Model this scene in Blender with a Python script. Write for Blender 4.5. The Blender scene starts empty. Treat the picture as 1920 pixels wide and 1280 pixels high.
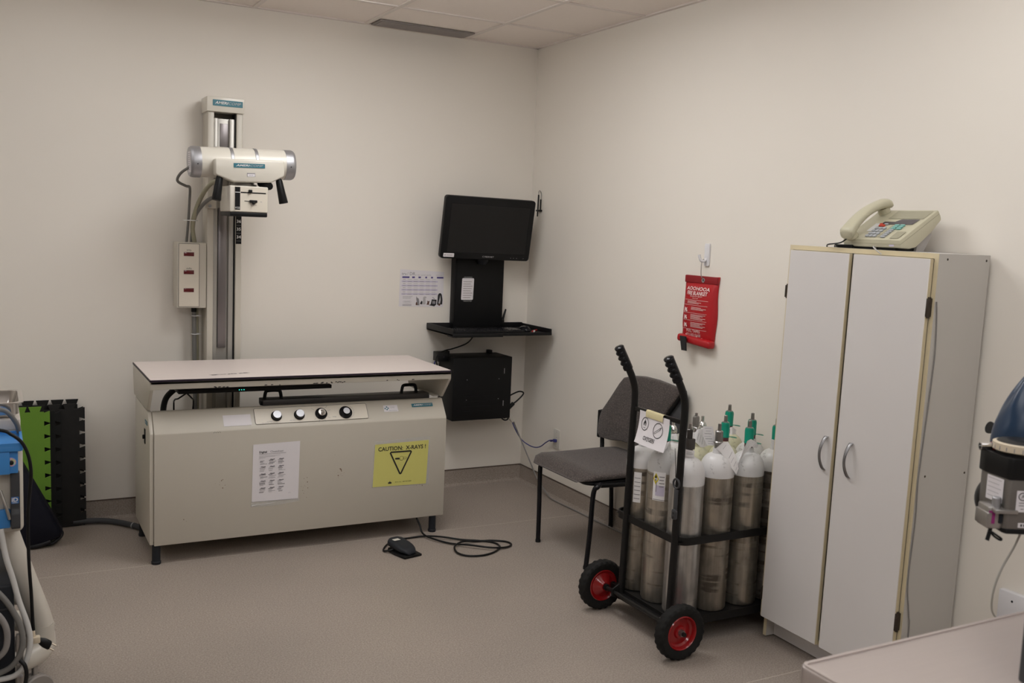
import bpy, bmesh, math, random
from mathutils import Matrix, Vector
random.seed(7)
C = bpy.context.scene.collection
PI = math.pi
V = Vector
X, Y, Z = V((1, 0, 0)), V((0, 1, 0)), V((0, 0, 1))

# ------------------------------------------------------------------ materials
def mat(name, col, rough=.5, metal=0., var=.06, scale=18., bump=0., bscale=120., coat=0., emis=None, estr=0., stretch=(1, 1, 1), alpha=1., spec=.5, trans=0.):
    m = bpy.data.materials.new(name); m.use_nodes = True
    nt = m.node_tree; N, L = nt.nodes, nt.links
    b = N['Principled BSDF']
    tc = N.new('ShaderNodeTexCoord'); mp = N.new('ShaderNodeMapping'); mp.inputs['Scale'].default_value = stretch
    L.new(tc.outputs['Object'], mp.inputs['Vector'])
    nz = N.new('ShaderNodeTexNoise'); nz.inputs['Scale'].default_value = scale; nz.inputs['Detail'].default_value = 4
    L.new(mp.outputs[0], nz.inputs['Vector'])
    mx = N.new('ShaderNodeMix'); mx.data_type = 'RGBA'
    mx.inputs[6].default_value = (*[max(0, c * (1 - var)) for c in col], 1)
    mx.inputs[7].default_value = (*[min(1, c * (1 + var)) for c in col], 1)
    L.new(nz.outputs['Fac'], mx.inputs[0]); L.new(mx.outputs[2], b.inputs['Base Color'])
    b.inputs['Roughness'].default_value = rough; b.inputs['Metallic'].default_value = metal
    b.inputs['Coat Weight'].default_value = coat; b.inputs['Alpha'].default_value = alpha
    b.inputs['Specular IOR Level'].default_value = spec
    b.inputs['Transmission Weight'].default_value = trans
    if emis: b.inputs['Emission Color'].default_value = (*emis, 1); b.inputs['Emission Strength'].default_value = estr
    if bump:
        n2 = N.new('ShaderNodeTexNoise'); n2.inputs['Scale'].default_value = bscale; n2.inputs['Detail'].default_value = 3
        L.new(tc.outputs['Object'], n2.inputs['Vector'])
        bp = N.new('ShaderNodeBump'); bp.inputs['Strength'].default_value = bump; bp.inputs['Distance'].default_value = .002
        L.new(n2.outputs['Fac'], bp.inputs['Height']); L.new(bp.outputs[0], b.inputs['Normal'])
    return m

def ramp(N, stops):
    r = N.new('ShaderNodeValToRGB'); e = r.color_ramp.elements
    while len(e) < len(stops): e.new(.5)
    for k, (p, c) in enumerate(stops): e[k].position = p; e[k].color = (*c, 1)
    return r

def floor_mat(name, seams=True):
    m = bpy.data.materials.new(name); m.use_nodes = True
    N, L = m.node_tree.nodes, m.node_tree.links; b = N['Principled BSDF']
    tc = N.new('ShaderNodeTexCoord')
    n1 = N.new('ShaderNodeTexNoise'); n1.inputs['Scale'].default_value = 170; n1.inputs['Detail'].default_value = 3
    n2 = N.new('ShaderNodeTexVoronoi'); n2.inputs['Scale'].default_value = 190
    n3 = N.new('ShaderNodeTexNoise'); n3.inputs['Scale'].default_value = 1.6; n3.inputs['Detail'].default_value = 5
    for n in (n1, n2, n3): L.new(tc.outputs['Object'], n.inputs['Vector'])
    r1 = ramp(N, [(.30, (0.258, 0.216, 0.184)), (.5, (0.337, 0.287, 0.248)), (.70, (0.428, 0.370, 0.323))]); L.new(n1.outputs['Fac'], r1.inputs[0])
    r2 = ramp(N, [(.0, (.60, .59, .58)), (.25, (.88, .88, .88)), (.6, (1, 1, 1))]); L.new(n2.outputs['Distance'], r2.inputs[0])
    m1 = N.new('ShaderNodeMix'); m1.data_type = 'RGBA'; m1.blend_type = 'MULTIPLY'; m1.inputs[0].default_value = .5
    L.new(r1.outputs[0], m1.inputs[6]); L.new(r2.outputs[0], m1.inputs[7])
    r3 = ramp(N, [(.3, (.93, .93, .93)), (.7, (1.05, 1.04, 1.03))]); L.new(n3.outputs['Fac'], r3.inputs[0])
    m2 = N.new('ShaderNodeMix'); m2.data_type = 'RGBA'; m2.blend_type = 'MULTIPLY'; m2.inputs[0].default_value = 1
    L.new(m1.outputs[2], m2.inputs[6]); L.new(r3.outputs[0], m2.inputs[7])
    out = m2.outputs[2]
    if seams:                                   # welded joints between the vinyl sheets, two metres apart
        sx = N.new('ShaderNodeSeparateXYZ'); L.new(tc.outputs['Object'], sx.inputs[0])
        a = N.new('ShaderNodeMath'); a.operation = 'ADD'; a.inputs[1].default_value = 100 + .80
        L.new(sx.outputs['Y'], a.inputs[0])
        w = N.new('ShaderNodeMath'); w.operation = 'PINGPONG'; w.inputs[1].default_value = .995
        ad = N.new('ShaderNodeMath'); ad.operation = 'MODULO'; ad.inputs[1].default_value = 1.99
        a.inputs[1].default_value = 1.99 * 20 + .795
        L.new(a.outputs[0], w.inputs[0])
        lt = N.new('ShaderNodeMath'); lt.operation = 'LESS_THAN'; lt.inputs[1].default_value = .0022
        L.new(w.outputs[0], lt.inputs[0])
        m3 = N.new('ShaderNodeMix'); m3.data_type = 'RGBA'; L.new(lt.outputs[0], m3.inputs[0])
        L.new(out, m3.inputs[6]); m3.inputs[7].default_value = (.50, .44, .38, 1); out = m3.outputs[2]
    L.new(out, b.inputs['Base Color']); b.inputs['Roughness'].default_value = .42
    b.inputs['Specular IOR Level'].default_value = .35
    bp = N.new('ShaderNodeBump'); bp.inputs['Strength'].default_value = .06; bp.inputs['Distance'].default_value = .001
    L.new(n1.outputs['Fac'], bp.inputs['Height']); L.new(bp.outputs[0], b.inputs['Normal'])
    return m

def fabric_mat():
    m = bpy.data.materials.new('chair_fabric'); m.use_nodes = True
    N, L = m.node_tree.nodes, m.node_tree.links; b = N['Principled BSDF']
    tc = N.new('ShaderNodeTexCoord')
    v = N.new('ShaderNodeTexVoronoi'); v.feature = 'DISTANCE_TO_EDGE'; v.inputs['Scale'].default_value = 88
    nz = N.new('ShaderNodeTexNoise'); nz.inputs['Scale'].default_value = 400
    L.new(tc.outputs['Object'], v.inputs['Vector']); L.new(tc.outputs['Object'], nz.inputs['Vector'])
    r = ramp(N, [(0, (.055, .045, .042)), (.06, (.064, .052, .048)), (.18, (.098, .080, .073)), (.4, (.112, .092, .083))]); L.new(v.outputs[0], r.inputs[0])
    r2 = ramp(N, [(.3, (.7, .7, .7)), (.7, (1.2, 1.2, 1.2))]); L.new(nz.outputs['Fac'], r2.inputs[0])
    mx = N.new('ShaderNodeMix'); mx.data_type = 'RGBA'; mx.blend_type = 'MULTIPLY'; mx.inputs[0].default_value = .8
    L.new(r.outputs[0], mx.inputs[6]); L.new(r2.outputs[0], mx.inputs[7]); L.new(mx.outputs[2], b.inputs['Base Color'])
    b.inputs['Roughness'].default_value = .95; b.inputs['Sheen Weight'].default_value = .25
    b.inputs['Specular IOR Level'].default_value = .15
    return m

def aluminium(name, grime, base=(.62, .60, .56), seed=0.):
    m = bpy.data.materials.new(name); m.use_nodes = True
    N, L = m.node_tree.nodes, m.node_tree.links; b = N['Principled BSDF']
    tc = N.new('ShaderNodeTexCoord'); oi = N.new('ShaderNodeVectorMath'); oi.operation = 'ADD'
    oi.inputs[1].default_value = (seed, seed * 2, seed * 3); L.new(tc.outputs['Object'], oi.inputs[0])
    def noise(sc, st, det=4):
        mp = N.new('ShaderNodeMapping'); mp.inputs['Scale'].default_value = st; L.new(oi.outputs[0], mp.inputs['Vector'])
        n = N.new('ShaderNodeTexNoise'); n.inputs['Scale'].default_value = sc; n.inputs['Detail'].default_value = det
        L.new(mp.outputs[0], n.inputs['Vector']); return n
    rings = noise(4.2, (.6, .6, 8), 5); blot = noise(11, (1.2, 1.2, .7), 8); fine = noise(40, (1.6, 1.6, .05), 3); vert = noise(16, (1.3, 1.3, .22), 6)
    rr = ramp(N, [(.600 - .07 * grime, (0, 0, 0)), (.67 - .05 * grime, (1, 1, 1))]); L.new(rings.outputs['Fac'], rr.inputs[0])
    rb = ramp(N, [(.50 - .10 * grime, (0, 0, 0)), (.74, (1, 1, 1))]); L.new(blot.outputs['Fac'], rb.inputs[0])
    rv = ramp(N, [(.42, (.05, .05, .05)), (.60, (1, 1, 1))]); L.new(vert.outputs['Fac'], rv.inputs[0])
    mu = N.new('ShaderNodeMath'); mu.operation = 'MULTIPLY'; L.new(rr.outputs[0], mu.inputs[0]); L.new(rv.outputs[0], mu.inputs[1])
    mb_ = N.new('ShaderNodeMath'); mb_.operation = 'MULTIPLY'; L.new(rb.outputs[0], mb_.inputs[0]); mb_.inputs[1].default_value = .45 + .35 * grime
    ad = N.new('ShaderNodeMath'); ad.operation = 'MULTIPLY_ADD'; L.new(mu.outputs[0], ad.inputs[0]); ad.inputs[1].default_value = .60 + .3 * grime; L.new(mb_.outputs[0], ad.inputs[2]); ad.use_clamp = True
    rf = ramp(N, [(.3, tuple(c * .68 for c in base)), (.7, tuple(min(1, c * 1.12) for c in base))]); L.new(fine.outputs['Fac'], rf.inputs[0])
    mx = N.new('ShaderNodeMix'); mx.data_type = 'RGBA'; L.new(ad.outputs[0], mx.inputs[0]); L.new(rf.outputs[0], mx.inputs[6]); mx.inputs[7].default_value = (.085, .068, .052, 1)
    L.new(mx.outputs[2], b.inputs['Base Color'])
    me = N.new('ShaderNodeMath'); me.operation = 'MULTIPLY_ADD'; L.new(ad.outputs[0], me.inputs[0]); me.inputs[1].default_value = -.55; me.inputs[2].default_value = .9; L.new(me.outputs[0], b.inputs['Metallic'])
    ro = N.new('ShaderNodeMath'); ro.operation = 'MULTIPLY_ADD'; L.new(ad.outputs[0], ro.inputs[0]); ro.inputs[1].default_value = .35; ro.inputs[2].default_value = .30; L.new(ro.outputs[0], b.inputs['Roughness'])
    return m

def scuffed(name, col, dirt=(.10, .085, .07), amount=.3, sc=30, rough=.32):
    m = bpy.data.materials.new(name); m.use_nodes = True
    N, L = m.node_tree.nodes, m.node_tree.links; b = N['Principled BSDF']
    tc = N.new('ShaderNodeTexCoord'); n = N.new('ShaderNodeTexNoise'); n.inputs['Scale'].default_value = sc; n.inputs['Detail'].default_value = 6; n.inputs['Roughness'].default_value = .65
    L.new(tc.outputs['Object'], n.inputs['Vector'])
    r = ramp(N, [(.72 - .14 * amount, col), (.74 - .04 * amount, tuple(.45 * a + .55 * b for a, b in zip(col, dirt))), (.78, dirt)]); L.new(n.outputs['Fac'], r.inputs[0]); L.new(r.outputs[0], b.inputs['Base Color'])
    b.inputs['Roughness'].default_value = rough
    return m

def dial_mat(name):
    m = bpy.data.materials.new(name); m.use_nodes = True
    N, L = m.node_tree.nodes, m.node_tree.links; b = N['Principled BSDF']
    tc = N.new('ShaderNodeTexCoord'); n = N.new('ShaderNodeTexVoronoi'); n.inputs['Scale'].default_value = 90
    L.new(tc.outputs['Object'], n.inputs['Vector'])
    mx = N.new('ShaderNodeMix'); mx.data_type = 'RGBA'; mx.inputs[0].default_value = .45
    mx.inputs[7].default_value = (.75, .7, .6, 1); L.new(n.outputs['Color'], mx.inputs[6]); L.new(mx.outputs[2], b.inputs['Base Color'])
    b.inputs['Roughness'].default_value = .5
    return m

M = {}
M['wall'] = mat('wall_paint', (.835, .785, .712), .55, var=.012, scale=3, bump=.03, bscale=260)
M['ceil'] = mat('ceiling_tile', (.93, .855, .80), .9, var=.02, scale=40, bump=.25, bscale=180, spec=.2)
M['grid'] = mat('ceiling_grid', (.80, .735, .69), .5, var=.02)
M['floor'] = floor_mat('vinyl_floor'); M['cove'] = floor_mat('vinyl_cove', False)
M['cove_cap'] = mat('cove_cap', (.10, .07, .055), .5)
M['vent'] = mat('vent_grey', (.26, .235, .225), .5, var=.04)
M['vent_dark'] = mat('vent_slat_grey', (.34, .31, .30), .7)
M['lamp_frame'] = mat('lamp_frame', (.8, .8, .78), .4)
M['cream'] = mat('cream_enamel', (.565, .525, .45), .38, var=.02, scale=6, bump=.02, bscale=500)
M['cream_lt'] = mat('cream_panel', (.72, .66, .56), .4, var=.02)
M['cream_gl'] = mat('cream_gloss', (.69, .65, .57), .30, var=.015, coat=.15)
M['laminate'] = mat('pale_laminate', (.72, .635, .60), .38, var=.015, scale=9)
M['edge'] = mat('dark_edge', (.022, .014, .024), .45, spec=.22)
M['black'] = mat('black_plastic', (.008, .008, .0085), .38, var=.15, spec=.22)
M['black_m'] = mat('black_matte', (.010, .010, .011), .65, var=.15, spec=.22)
M['black_gl'] = mat('black_gloss', (.010, .010, .012), .15, var=.1, spec=.22)
M['powder'] = mat('black_powder_coat', (.007, .007, .0075), .5, var=.15, bump=.1, bscale=600, spec=.22)
M['screen'] = mat('dark_screen', (.0125, .012, .012), .32, var=.05, spec=.25)
M['greysteel'] = mat('grey_tray_metal', (.085, .078, .074), .45, .2, var=.08)
M['dkgrey'] = mat('dark_grey_plastic', (.055, .056, .060), .42, var=.08, spec=.22)
M['chassis'] = mat('charcoal_case', (.020, .022, .027), .5, var=.1, spec=.22)
M['teal'] = mat('teal_plate', (.03, .165, .215), .4, var=.05)
M['white'] = mat('white_print', (.74, .74, .73), .5, var=.02)
M['paper'] = mat('white_paper', (.76, .725, .745), .75, var=.015)
M['paper_w'] = mat('tag_paper', (.84, .82, .82), .75, var=.03, scale=60)
M['ink'] = mat('black_ink', (.015, .014, .015), .7)
M['ink_grey'] = mat('grey_ink', (.26, .245, .26), .8)
M['ink_lt'] = mat('pale_ink', (.48, .46, .47), .8)
M['purple'] = mat('purple_ink', (.065, .045, .22), .7)
M['lilac'] = mat('lilac_ink', (.58, .53, .66), .8)
M['yellow'] = mat('yellow_paper', (.64, .605, .175), .7, var=.03)
M['brownink'] = mat('brown_ink', (.12, .06, .045), .8)
M['silver'] = mat('brushed_silver', (.42, .42, .44), .42, .8, var=.06, scale=60)
M['chrome'] = mat('chrome', (.72, .71, .70), .14, 1., var=.03)
M['valve'] = mat('grey_valve_metal', (.33, .315, .30), .32, .9, var=.1)
M['valve_dk'] = mat('dark_valve_metal', (.10, .092, .09), .32, .9, var=.15)
M['channel'] = mat('column_channel', (.40, .38, .345), .35, .35, var=.03)
M['strip'] = mat('column_steel_strip', (.22, .20, .20), .35, .75, var=.08, stretch=(60, 60, .6), scale=4)
M['red_led'] = mat('dark_red_window', (.115, .008, .012), .2, coat=.3)
M['greyhose'] = mat('grey_hose', (.16, .155, .145), .45)
M['olivehose'] = mat('olive_tube', (.36, .34, .24), .4)
M['beigehose'] = mat('beige_hose', (.55, .52, .47), .4)
M['whitecable'] = mat('white_cable', (.55, .54, .52), .45)
M['greycable'] = mat('grey_cable', (.24, .225, .215), .5)
M['blue_cable'] = mat('blue_cable', (.035, .04, .20), .4)
M['led'] = mat('green_led', (.02, .4, .3), .4, emis=(.05, .9, .65), estr=1.5)
M['fabric'] = fabric_mat()
M['frame'] = mat('black_cart_enamel', (.012, .0113, .011), .36, var=.2, scale=40, spec=.22)
M['tyre'] = mat('tyre_rubber', (.012, .0115, .011), .75, var=.2, bump=.3, bscale=90, spec=.22)
M['hub'] = mat('red_hub_enamel', (.30, .008, .010), .22, var=.06, coat=.3)
M['green_cap'] = mat('green_valve_seal', (.0, .255, .165), .3, var=.05)
M['dome_w'] = scuffed('white_shoulder_paint', (.68, .665, .66), amount=.75)
M['dome_g'] = scuffed('grey_white_shoulder_paint', (.60, .595, .59), amount=.8)
M['dome_y'] = scuffed('pale_yellow_shoulder_paint', (.60, .58, .40), amount=.7)
M['dome_b'] = scuffed('chipped_white_shoulder_paint', (.60, .585, .56), dirt=(.03, .025, .022), amount=1.0, sc=45)
ALU = [aluminium('clean_aluminium', .10, (.64, .625, .60), 1.3), aluminium('dirty_aluminium', 1.0, (.47, .42, .35), 4.1),
       aluminium('worn_aluminium', .75, (.50, .455, .385), 7.7), aluminium('streaked_aluminium', .5, (.54, .50, .435), 9.9),
       aluminium('blackened_aluminium', 1.9, (.40, .36, .32), 13.1)]
M['hazard'] = mat('hazard_yellow', (.70, .58, .02), .6)
M['maroon'] = mat('maroon_band', (.12, .035, .04), .5)
M['tape'] = mat('masking_tape', (.64, .56, .33), .6, var=.06)
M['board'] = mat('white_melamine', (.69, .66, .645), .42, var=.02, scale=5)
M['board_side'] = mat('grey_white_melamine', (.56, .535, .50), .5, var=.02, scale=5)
M['edging'] = mat('cream_edging', (.66, .57, .385), .5, var=.04)
M['hinge'] = mat('brown_hinge', (.055, .042, .032), .4, .5)
M['handle'] = mat('satin_handle', (.26, .255, .26), .35, .8)
M['phone'] = mat('phone_plastic', (.55, .52, .385), .42, var=.02)
M['phone_dk'] = mat('phone_dark_panel', (.36, .34, .245), .4)
M['phone_grey'] = mat('phone_grey_stand', (.42, .40, .385), .5)
M['lcd'] = mat('phone_display', (.075, .065, .075), .25)
M['key'] = mat('phone_key', (.42, .44, .47), .5)
M['keyteal'] = mat('phone_teal_key', (.22, .48, .44), .5)
M['keyred'] = mat('phone_red_key', (.60, .06, .035), .45)
M['redfab'] = mat('red_pouch', (.42, .006, .011), .45, var=.08, scale=30, bump=.25, bscale=70)
M['redfab_dk'] = mat('red_pouch_hem', (.26, .005, .010), .5, var=.08)
M['pinkprint'] = mat('pouch_print', (.80, .62, .60), .6)
M['webbing'] = mat('black_webbing', (.010, .010, .010), .8, bump=.3, bscale=500)
M['plate'] = mat('outlet_plate', (.66, .63, .57), .4)
M['hook'] = mat('white_hook', (.74, .73, .75), .35)
M['steel'] = mat('brushed_steel', (.54, .475, .45), .40, .55, var=.05, stretch=(1, 40, 1), scale=8)
M['steel_dk'] = mat('steel_rim', (.42, .40, .38), .35, .85, var=.05)
M['traysteel'] = mat('polished_tray', (.68, .66, .64), .16, .95, var=.03)
M['bag_blue'] = mat('blue_rubber', (.009, .030, .070), .30, var=.12, scale=12, spec=.45)
M['vap'] = mat('vaporiser_grey', (.20, .185, .17), .38, .55, var=.05)
M['dialcream'] = mat('dial_cream', (.62, .53, .40), .5)
M['redplas'] = mat('red_fitting', (.22, .012, .012), .35)
M['magenta'] = mat('magenta_sticker', (.28, .015, .16), .5)
M['tube_clear'] = mat('clear_tube', (.55, .54, .50), .3)
M['trolley'] = mat('beige_trolley', (.56, .52, .455), .38, var=.02)
M['trolley_top'] = mat('trolley_worktop', (.62, .57, .52), .4)
M['blue'] = mat('blue_plastic', (.045, .24, .60), .38, var=.03)
M['blue_dk'] = mat('blue_badge', (.04, .15, .42), .4)
M['dial'] = dial_mat('multicolour_dial')
M['matblack'] = mat('black_foam', (.013, .013, .0125), .85, var=.15, bump=.4, bscale=200, spec=.22)
M['matblack2'] = mat('charcoal_foam', (.020, .019, .018), .85, var=.15, bump=.4, bscale=200, spec=.22)
M['matgreen'] = mat('green_foam', (.13, .27, .022), .8, var=.10, scale=8, bump=.4, bscale=200)
M['navy'] = mat('navy_nylon', (.004, .0045, .011), .6, var=.15, bump=.2, bscale=300, spec=.22)
M['bagrim'] = mat('black_vinyl', (.015, .015, .017), .4, spec=.22)
M['caster'] = mat('grey_caster', (.25, .225, .205), .45)
M['brass'] = mat('plug_blade', (.45, .38, .30), .3, .9)
M['clear'] = mat('clear_film', (.8, .8, .8), .08, alpha=.16, spec=.8)
M['rust'] = mat('rust_spot', (.20, .13, .085), .8)
M['red_pen'] = mat('red_pen', (.42, .02, .02), .35)

# ------------------------------------------------------------------ mesh builder
class MB:
    def __init__(s): s.bm = bmesh.new(); s.ms = []; s.T = Matrix.Identity(4); s.i = 0
    def m(s, name):
        mm = M[name] if isinstance(name, str) else name
        if mm not in s.ms: s.ms.append(mm)
        s.i = s.ms.index(mm); return s
    def _fin(s, nv, nf):
        bm = s.bm; bm.verts.ensure_lookup_table(); bm.faces.ensure_lookup_table()
        for v in bm.verts[nv:]: v.co = s.T @ v.co
        for f in bm.faces[nf:]: f.material_index = s.i; f.smooth = True
    def box(s, x0, x1, y0, y1, z0, z1, b=0., seg=2):
        bm = bmesh.new(); r = bmesh.ops.create_cube(bm, size=1)
        for v in bm.verts:
            v.co = V(((x0 + x1) / 2 + v.co.x * (x1 - x0), (y0 + y1) / 2 + v.co.y * (y1 - y0), (z0 + z1) / 2 + v.co.z * (z1 - z0)))
        if b: bmesh.ops.bevel(bm, geom=bm.edges[:], offset=b, segments=seg, profile=.5, affect='EDGES')
        return s.merge(bm)
    def merge(s, bm):
        nv, nf = len(s.bm.verts), len(s.bm.faces)
        mp = [s.bm.verts.new(v.co) for v in bm.verts]
        bm.verts.index_update()
        for f in bm.faces:
            try: s.bm.faces.new([mp[v.index] for v in f.verts])
            except ValueError: pass
        bm.free(); s._fin(nv, nf); return s
    def rings(s, rings, closed=True, cap=True, loop=False):
        nv, nf = len(s.bm.verts), len(s.bm.faces)
        R = [[s.bm.verts.new(p) for p in r] for r in rings]; n = len(R[0])
        pairs = list(zip(R, R[1:])) + ([(R[-1], R[0])] if loop else [])
        for a, c in pairs:
            for k in range(n if closed else n - 1):
                q = (k + 1) % n
                s.bm.faces.new((a[k], a[q], c[q], c[k]))
        if cap and closed and not loop:
            s.bm.faces.new(R[0][::-1]); s.bm.faces.new(R[-1])
        s._fin(nv, nf); return s
    def cyl(s, p0, p1, r0, r1=None, n=24):
        return s.lathe(p0, V(p1) - V(p0), [(r0, 0), (r0 if r1 is None else r1, 1)], n)
    def lathe(s, o, ax, prof, n=28, cap=True):
        o, ax = V(o), V(ax); a = ax.normalized()
        u = a.orthogonal().normalized(); w = a.cross(u)
        return s.rings([[o + ax * h + (u * math.cos(2 * PI * k / n) + w * math.sin(2 * PI * k / n)) * max(r, 1e-4) for k in range(n)] for r, h in prof], cap=cap)
    def tube(s, pts, r, n=10, smooth=True, loop=False, cap=True, sub=6):
        P = [V(p) for p in pts]
        if smooth and len(P) > 2:
            Q = []; L = len(P); rng = range(L if loop else L - 1)
            for k in rng:
                g = lambda j: P[j % L] if loop else P[max(0, min(L - 1, j))]
                a, b, c, d = g(k - 1), g(k), g(k + 1), g(k + 2)
                for t in range(sub):
                    t /= sub
                    Q.append(.5 * ((2 * b) + (c - a) * t + (2 * a - 5 * b + 4 * c - d) * t * t + (3 * b - a - 3 * c + d) * t ** 3))
            if not loop: Q.append(P[-1])
            P = Q
        R = []; up = None; L = len(P)
        rr = r if callable(r) else (lambda t: r)
        for k in range(L):
            d = (P[(k + 1) % L] - P[k - 1]) if loop else (P[min(k + 1, L - 1)] - P[max(k - 1, 0)])
            d = d.normalized() if d.length > 1e-9 else V((0, 0, 1))
            if up is None: up = d.orthogonal().normalized()
            up = (up - d * up.dot(d)); up = up.normalized() if up.length > 1e-6 else d.orthogonal().normalized()
            w = d.cross(up); q = rr(k / max(1, L - 1))
            R.append([P[k] + (up * math.cos(2 * PI * j / n) + w * math.sin(2 * PI * j / n)) * q for j in range(n)])
        return s.rings(R, loop=loop, cap=cap)
    def prism(s, poly, o, u, v, depth, b=0., seg=2):     # outline in the plane (o, u, v), thick along u x v
        o, u, v = V(o), V(u), V(v); n = u.cross(v).normalized()
        bm = bmesh.new()
        A = [bm.verts.new(o + u * p[0] + v * p[1]) for p in poly]
        f = bm.faces.new(A)
        e = bmesh.ops.extrude_face_region(bm, geom=[f])
        for g in e['geom']:
            if isinstance(g, bmesh.types.BMVert): g.co += n * depth
        bmesh.ops.recalc_face_normals(bm, faces=bm.faces[:])
        if b: bmesh.ops.bevel(bm, geom=bm.edges[:], offset=b, segments=seg, profile=.5, affect='EDGES')
        return s.merge(bm)
    def quad(s, o, u, v, x0, x1, y0, y1, h=0.):          # flat print on a sheet, lifted by h along the normal
        o, u, v = V(o), V(u), V(v); n = u.cross(v).normalized() * h
        nv, nf = len(s.bm.verts), len(s.bm.faces)
        s.bm.faces.new([s.bm.verts.new(o + u * a + v * c + n) for a, c in ((x0, y0), (x1, y0), (x1, y1), (x0, y1))])
        s._fin(nv, nf); return s
    def poly(s, o, u, v, pts, h=0.):
        o, u, v = V(o), V(u), V(v); n = u.cross(v).normalized() * h
        nv, nf = len(s.bm.verts), len(s.bm.faces)
        s.bm.faces.new([s.bm.verts.new(o + u * a + v * c + n) for a, c in pts]); s._fin(nv, nf); return s
    def ring(s, o, u, v, pts, w, h=0.):                  # closed line of width w along a polygon
        o, u, v = V(o), V(u), V(v); n = u.cross(v).normalized() * h
        c = V((sum(p[0] for p in pts) / len(pts), sum(p[1] for p in pts) / len(pts)))
        L = len(pts); inn = []
        for k in range(L):
            a, b, d = V(pts[k - 1]), V(pts[k]), V(pts[(k + 1) % L])
            t = (d - a); nr = V((-t.y, t.x)).normalized()
            if nr.dot(c - b) < 0: nr = -nr
            inn.append(b + nr * w)
        nv, nf = len(s.bm.verts), len(s.bm.faces)
        A = [s.bm.verts.new(o + u * p[0] + v * p[1] + n) for p in pts]; B = [s.bm.verts.new(o + u * p.x + v * p.y + n) for p in inn]
        for k in range(L): s.bm.faces.new((A[k], A[(k + 1) % L], B[(k + 1) % L], B[k]))
        s._fin(nv, nf); return s
    def text(s, txt, o, u, v, size, h=.0006, align='CENTER', shear=0., sx=1., bold=0.):
        cu = bpy.data.curves.new('lettering', 'FONT'); cu.body = txt; cu.size = 1; cu.align_x = align; cu.align_y = 'CENTER'
        cu.shear = shear; cu.resolution_u = 2; cu.offset = bold
        ob = bpy.data.objects.new('lettering', cu); C.objects.link(ob)
        dg = bpy.context.evaluated_depsgraph_get(); me = bpy.data.meshes.new_from_object(ob.evaluated_get(dg))
        o, u, v = V(o), V(u).normalized(), V(v).normalized(); n = u.cross(v).normalized() * h
        bm = bmesh.new(); bm.from_mesh(me)
        for q in bm.verts: q.co = o + u * (q.co.x * size * sx) + v * (q.co.y * size) + n
        bpy.data.objects.remove(ob); bpy.data.curves.remove(cu); bpy.data.meshes.remove(me)
        return s.merge(bm)
    def build(s, name, parent=None, label=None, cat=None, group=None, origin=None, kind=None, sharp=38):
        bm = s.bm
        bmesh.ops.recalc_face_normals(bm, faces=[f for f in bm.faces if any(len(e.link_faces) == 2 for e in f.edges)])
        for e in bm.edges:
            if len(e.link_faces) == 2 and e.calc_face_angle(0) > math.radians(sharp): e.smooth = False
        if parent is not None: org = world_loc(parent)
        elif origin is not None: org = V(origin)
        else:
            co = [v.co for v in bm.verts]
            org = V(((min(c.x for c in co) + max(c.x for c in co)) / 2, (min(c.y for c in co) + max(c.y for c in co)) / 2, min(c.z for c in co)))
        for v in bm.verts: v.co -= org
        me = bpy.data.meshes.new(name); bm.to_mesh(me); bm.free()
        for mm in s.ms: me.materials.append(mm)
        o = bpy.data.objects.new(name, me); C.objects.link(o)
        if parent is not None: o.parent = parent
        else: o.location = org
        if label: o['label'] = label
        if cat: o['category'] = cat
        if group: o['group'] = group
        if kind: o['kind'] = kind
        return o

def world_loc(o):
    p = V(o.location)
    while o.parent: o = o.parent; p = p + V(o.location)
    return p
def thing(name, label, cat, loc=(0, 0, 0), group=None):
    o = bpy.data.objects.new(name, None); C.objects.link(o); o.location = loc; o.empty_display_size = .05
    o['label'] = label; o['category'] = cat
    if group: o['group'] = group
    return o
def B(mname): return MB().m(mname)
def rrect(x0, x1, y0, y1, r, n=5):
    P = []
    for cx, cy, a in ((x1 - r, y1 - r, 0), (x0 + r, y1 - r, 90), (x0 + r, y0 + r, 180), (x1 - r, y0 + r, 270)):
        for k in range(n + 1):
            t = math.radians(a + 90 * k / n); P.append((cx + r * math.cos(t), cy + r * math.sin(t)))
    return P
def circ(cx, cy, rx, ry=None, n=32):
    ry = rx if ry is None else ry
    return [(cx + rx * math.cos(2 * PI * k / n), cy + ry * math.sin(2 * PI * k / n)) for k in range(n)]

# ------------------------------------------------------------------ the room
H = 2.67
def S(mb, name, **k): return mb.build(name, kind='structure', **k)
S(B('floor').box(-7, .1, -11, .1, -.1, 0), 'floor', origin=(0, 0, 0))
S(B('wall').box(-7, .1, 0, .1, 0, H), 'wall_back', origin=(0, 0, 0))
S(B('wall').box(0, .1, -11, 0, 0, H), 'wall_right', origin=(0, 0, 0))
S(B('wall').box(-7.1, -7, -11, .1, 0, H), 'wall_left', origin=(-7, 0, 0))
S(B('wall').box(-7.1, .1, -11.1, -11, 0, H), 'wall_front', origin=(0, -11, 0))
S(B('ceil').box(-7.1, .1, -11.1, .1, H, H + .1), 'ceiling', origin=(0, 0, H))
cove = [(0, 0), (-.030, 0), (-.022, .0015), (-.013, .006), (-.0065, .014), (-.004, .026), (-.004, .098), (0, .098)]
def covebase(name, axis, a, b):
    mb = B('cove')
    if axis == 'x': mb.prism(cove, (b, 0, 0), Y, Z, 1) if False else mb.rings([[V((t, p[0], p[1])) for p in cove] for t in (a, b)])
    else: mb.rings([[V((p[0], t, p[1])) for p in cove] for t in (a, b)])
    mb.m('cove_cap')
    if axis == 'x': mb.box(a, b, -.0065, -.0005, .098, .1035, .001)
    else: mb.box(-.0065, -.0005, a, b, .098, .1035, .001)
    S(mb, name, sharp=25)
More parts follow.
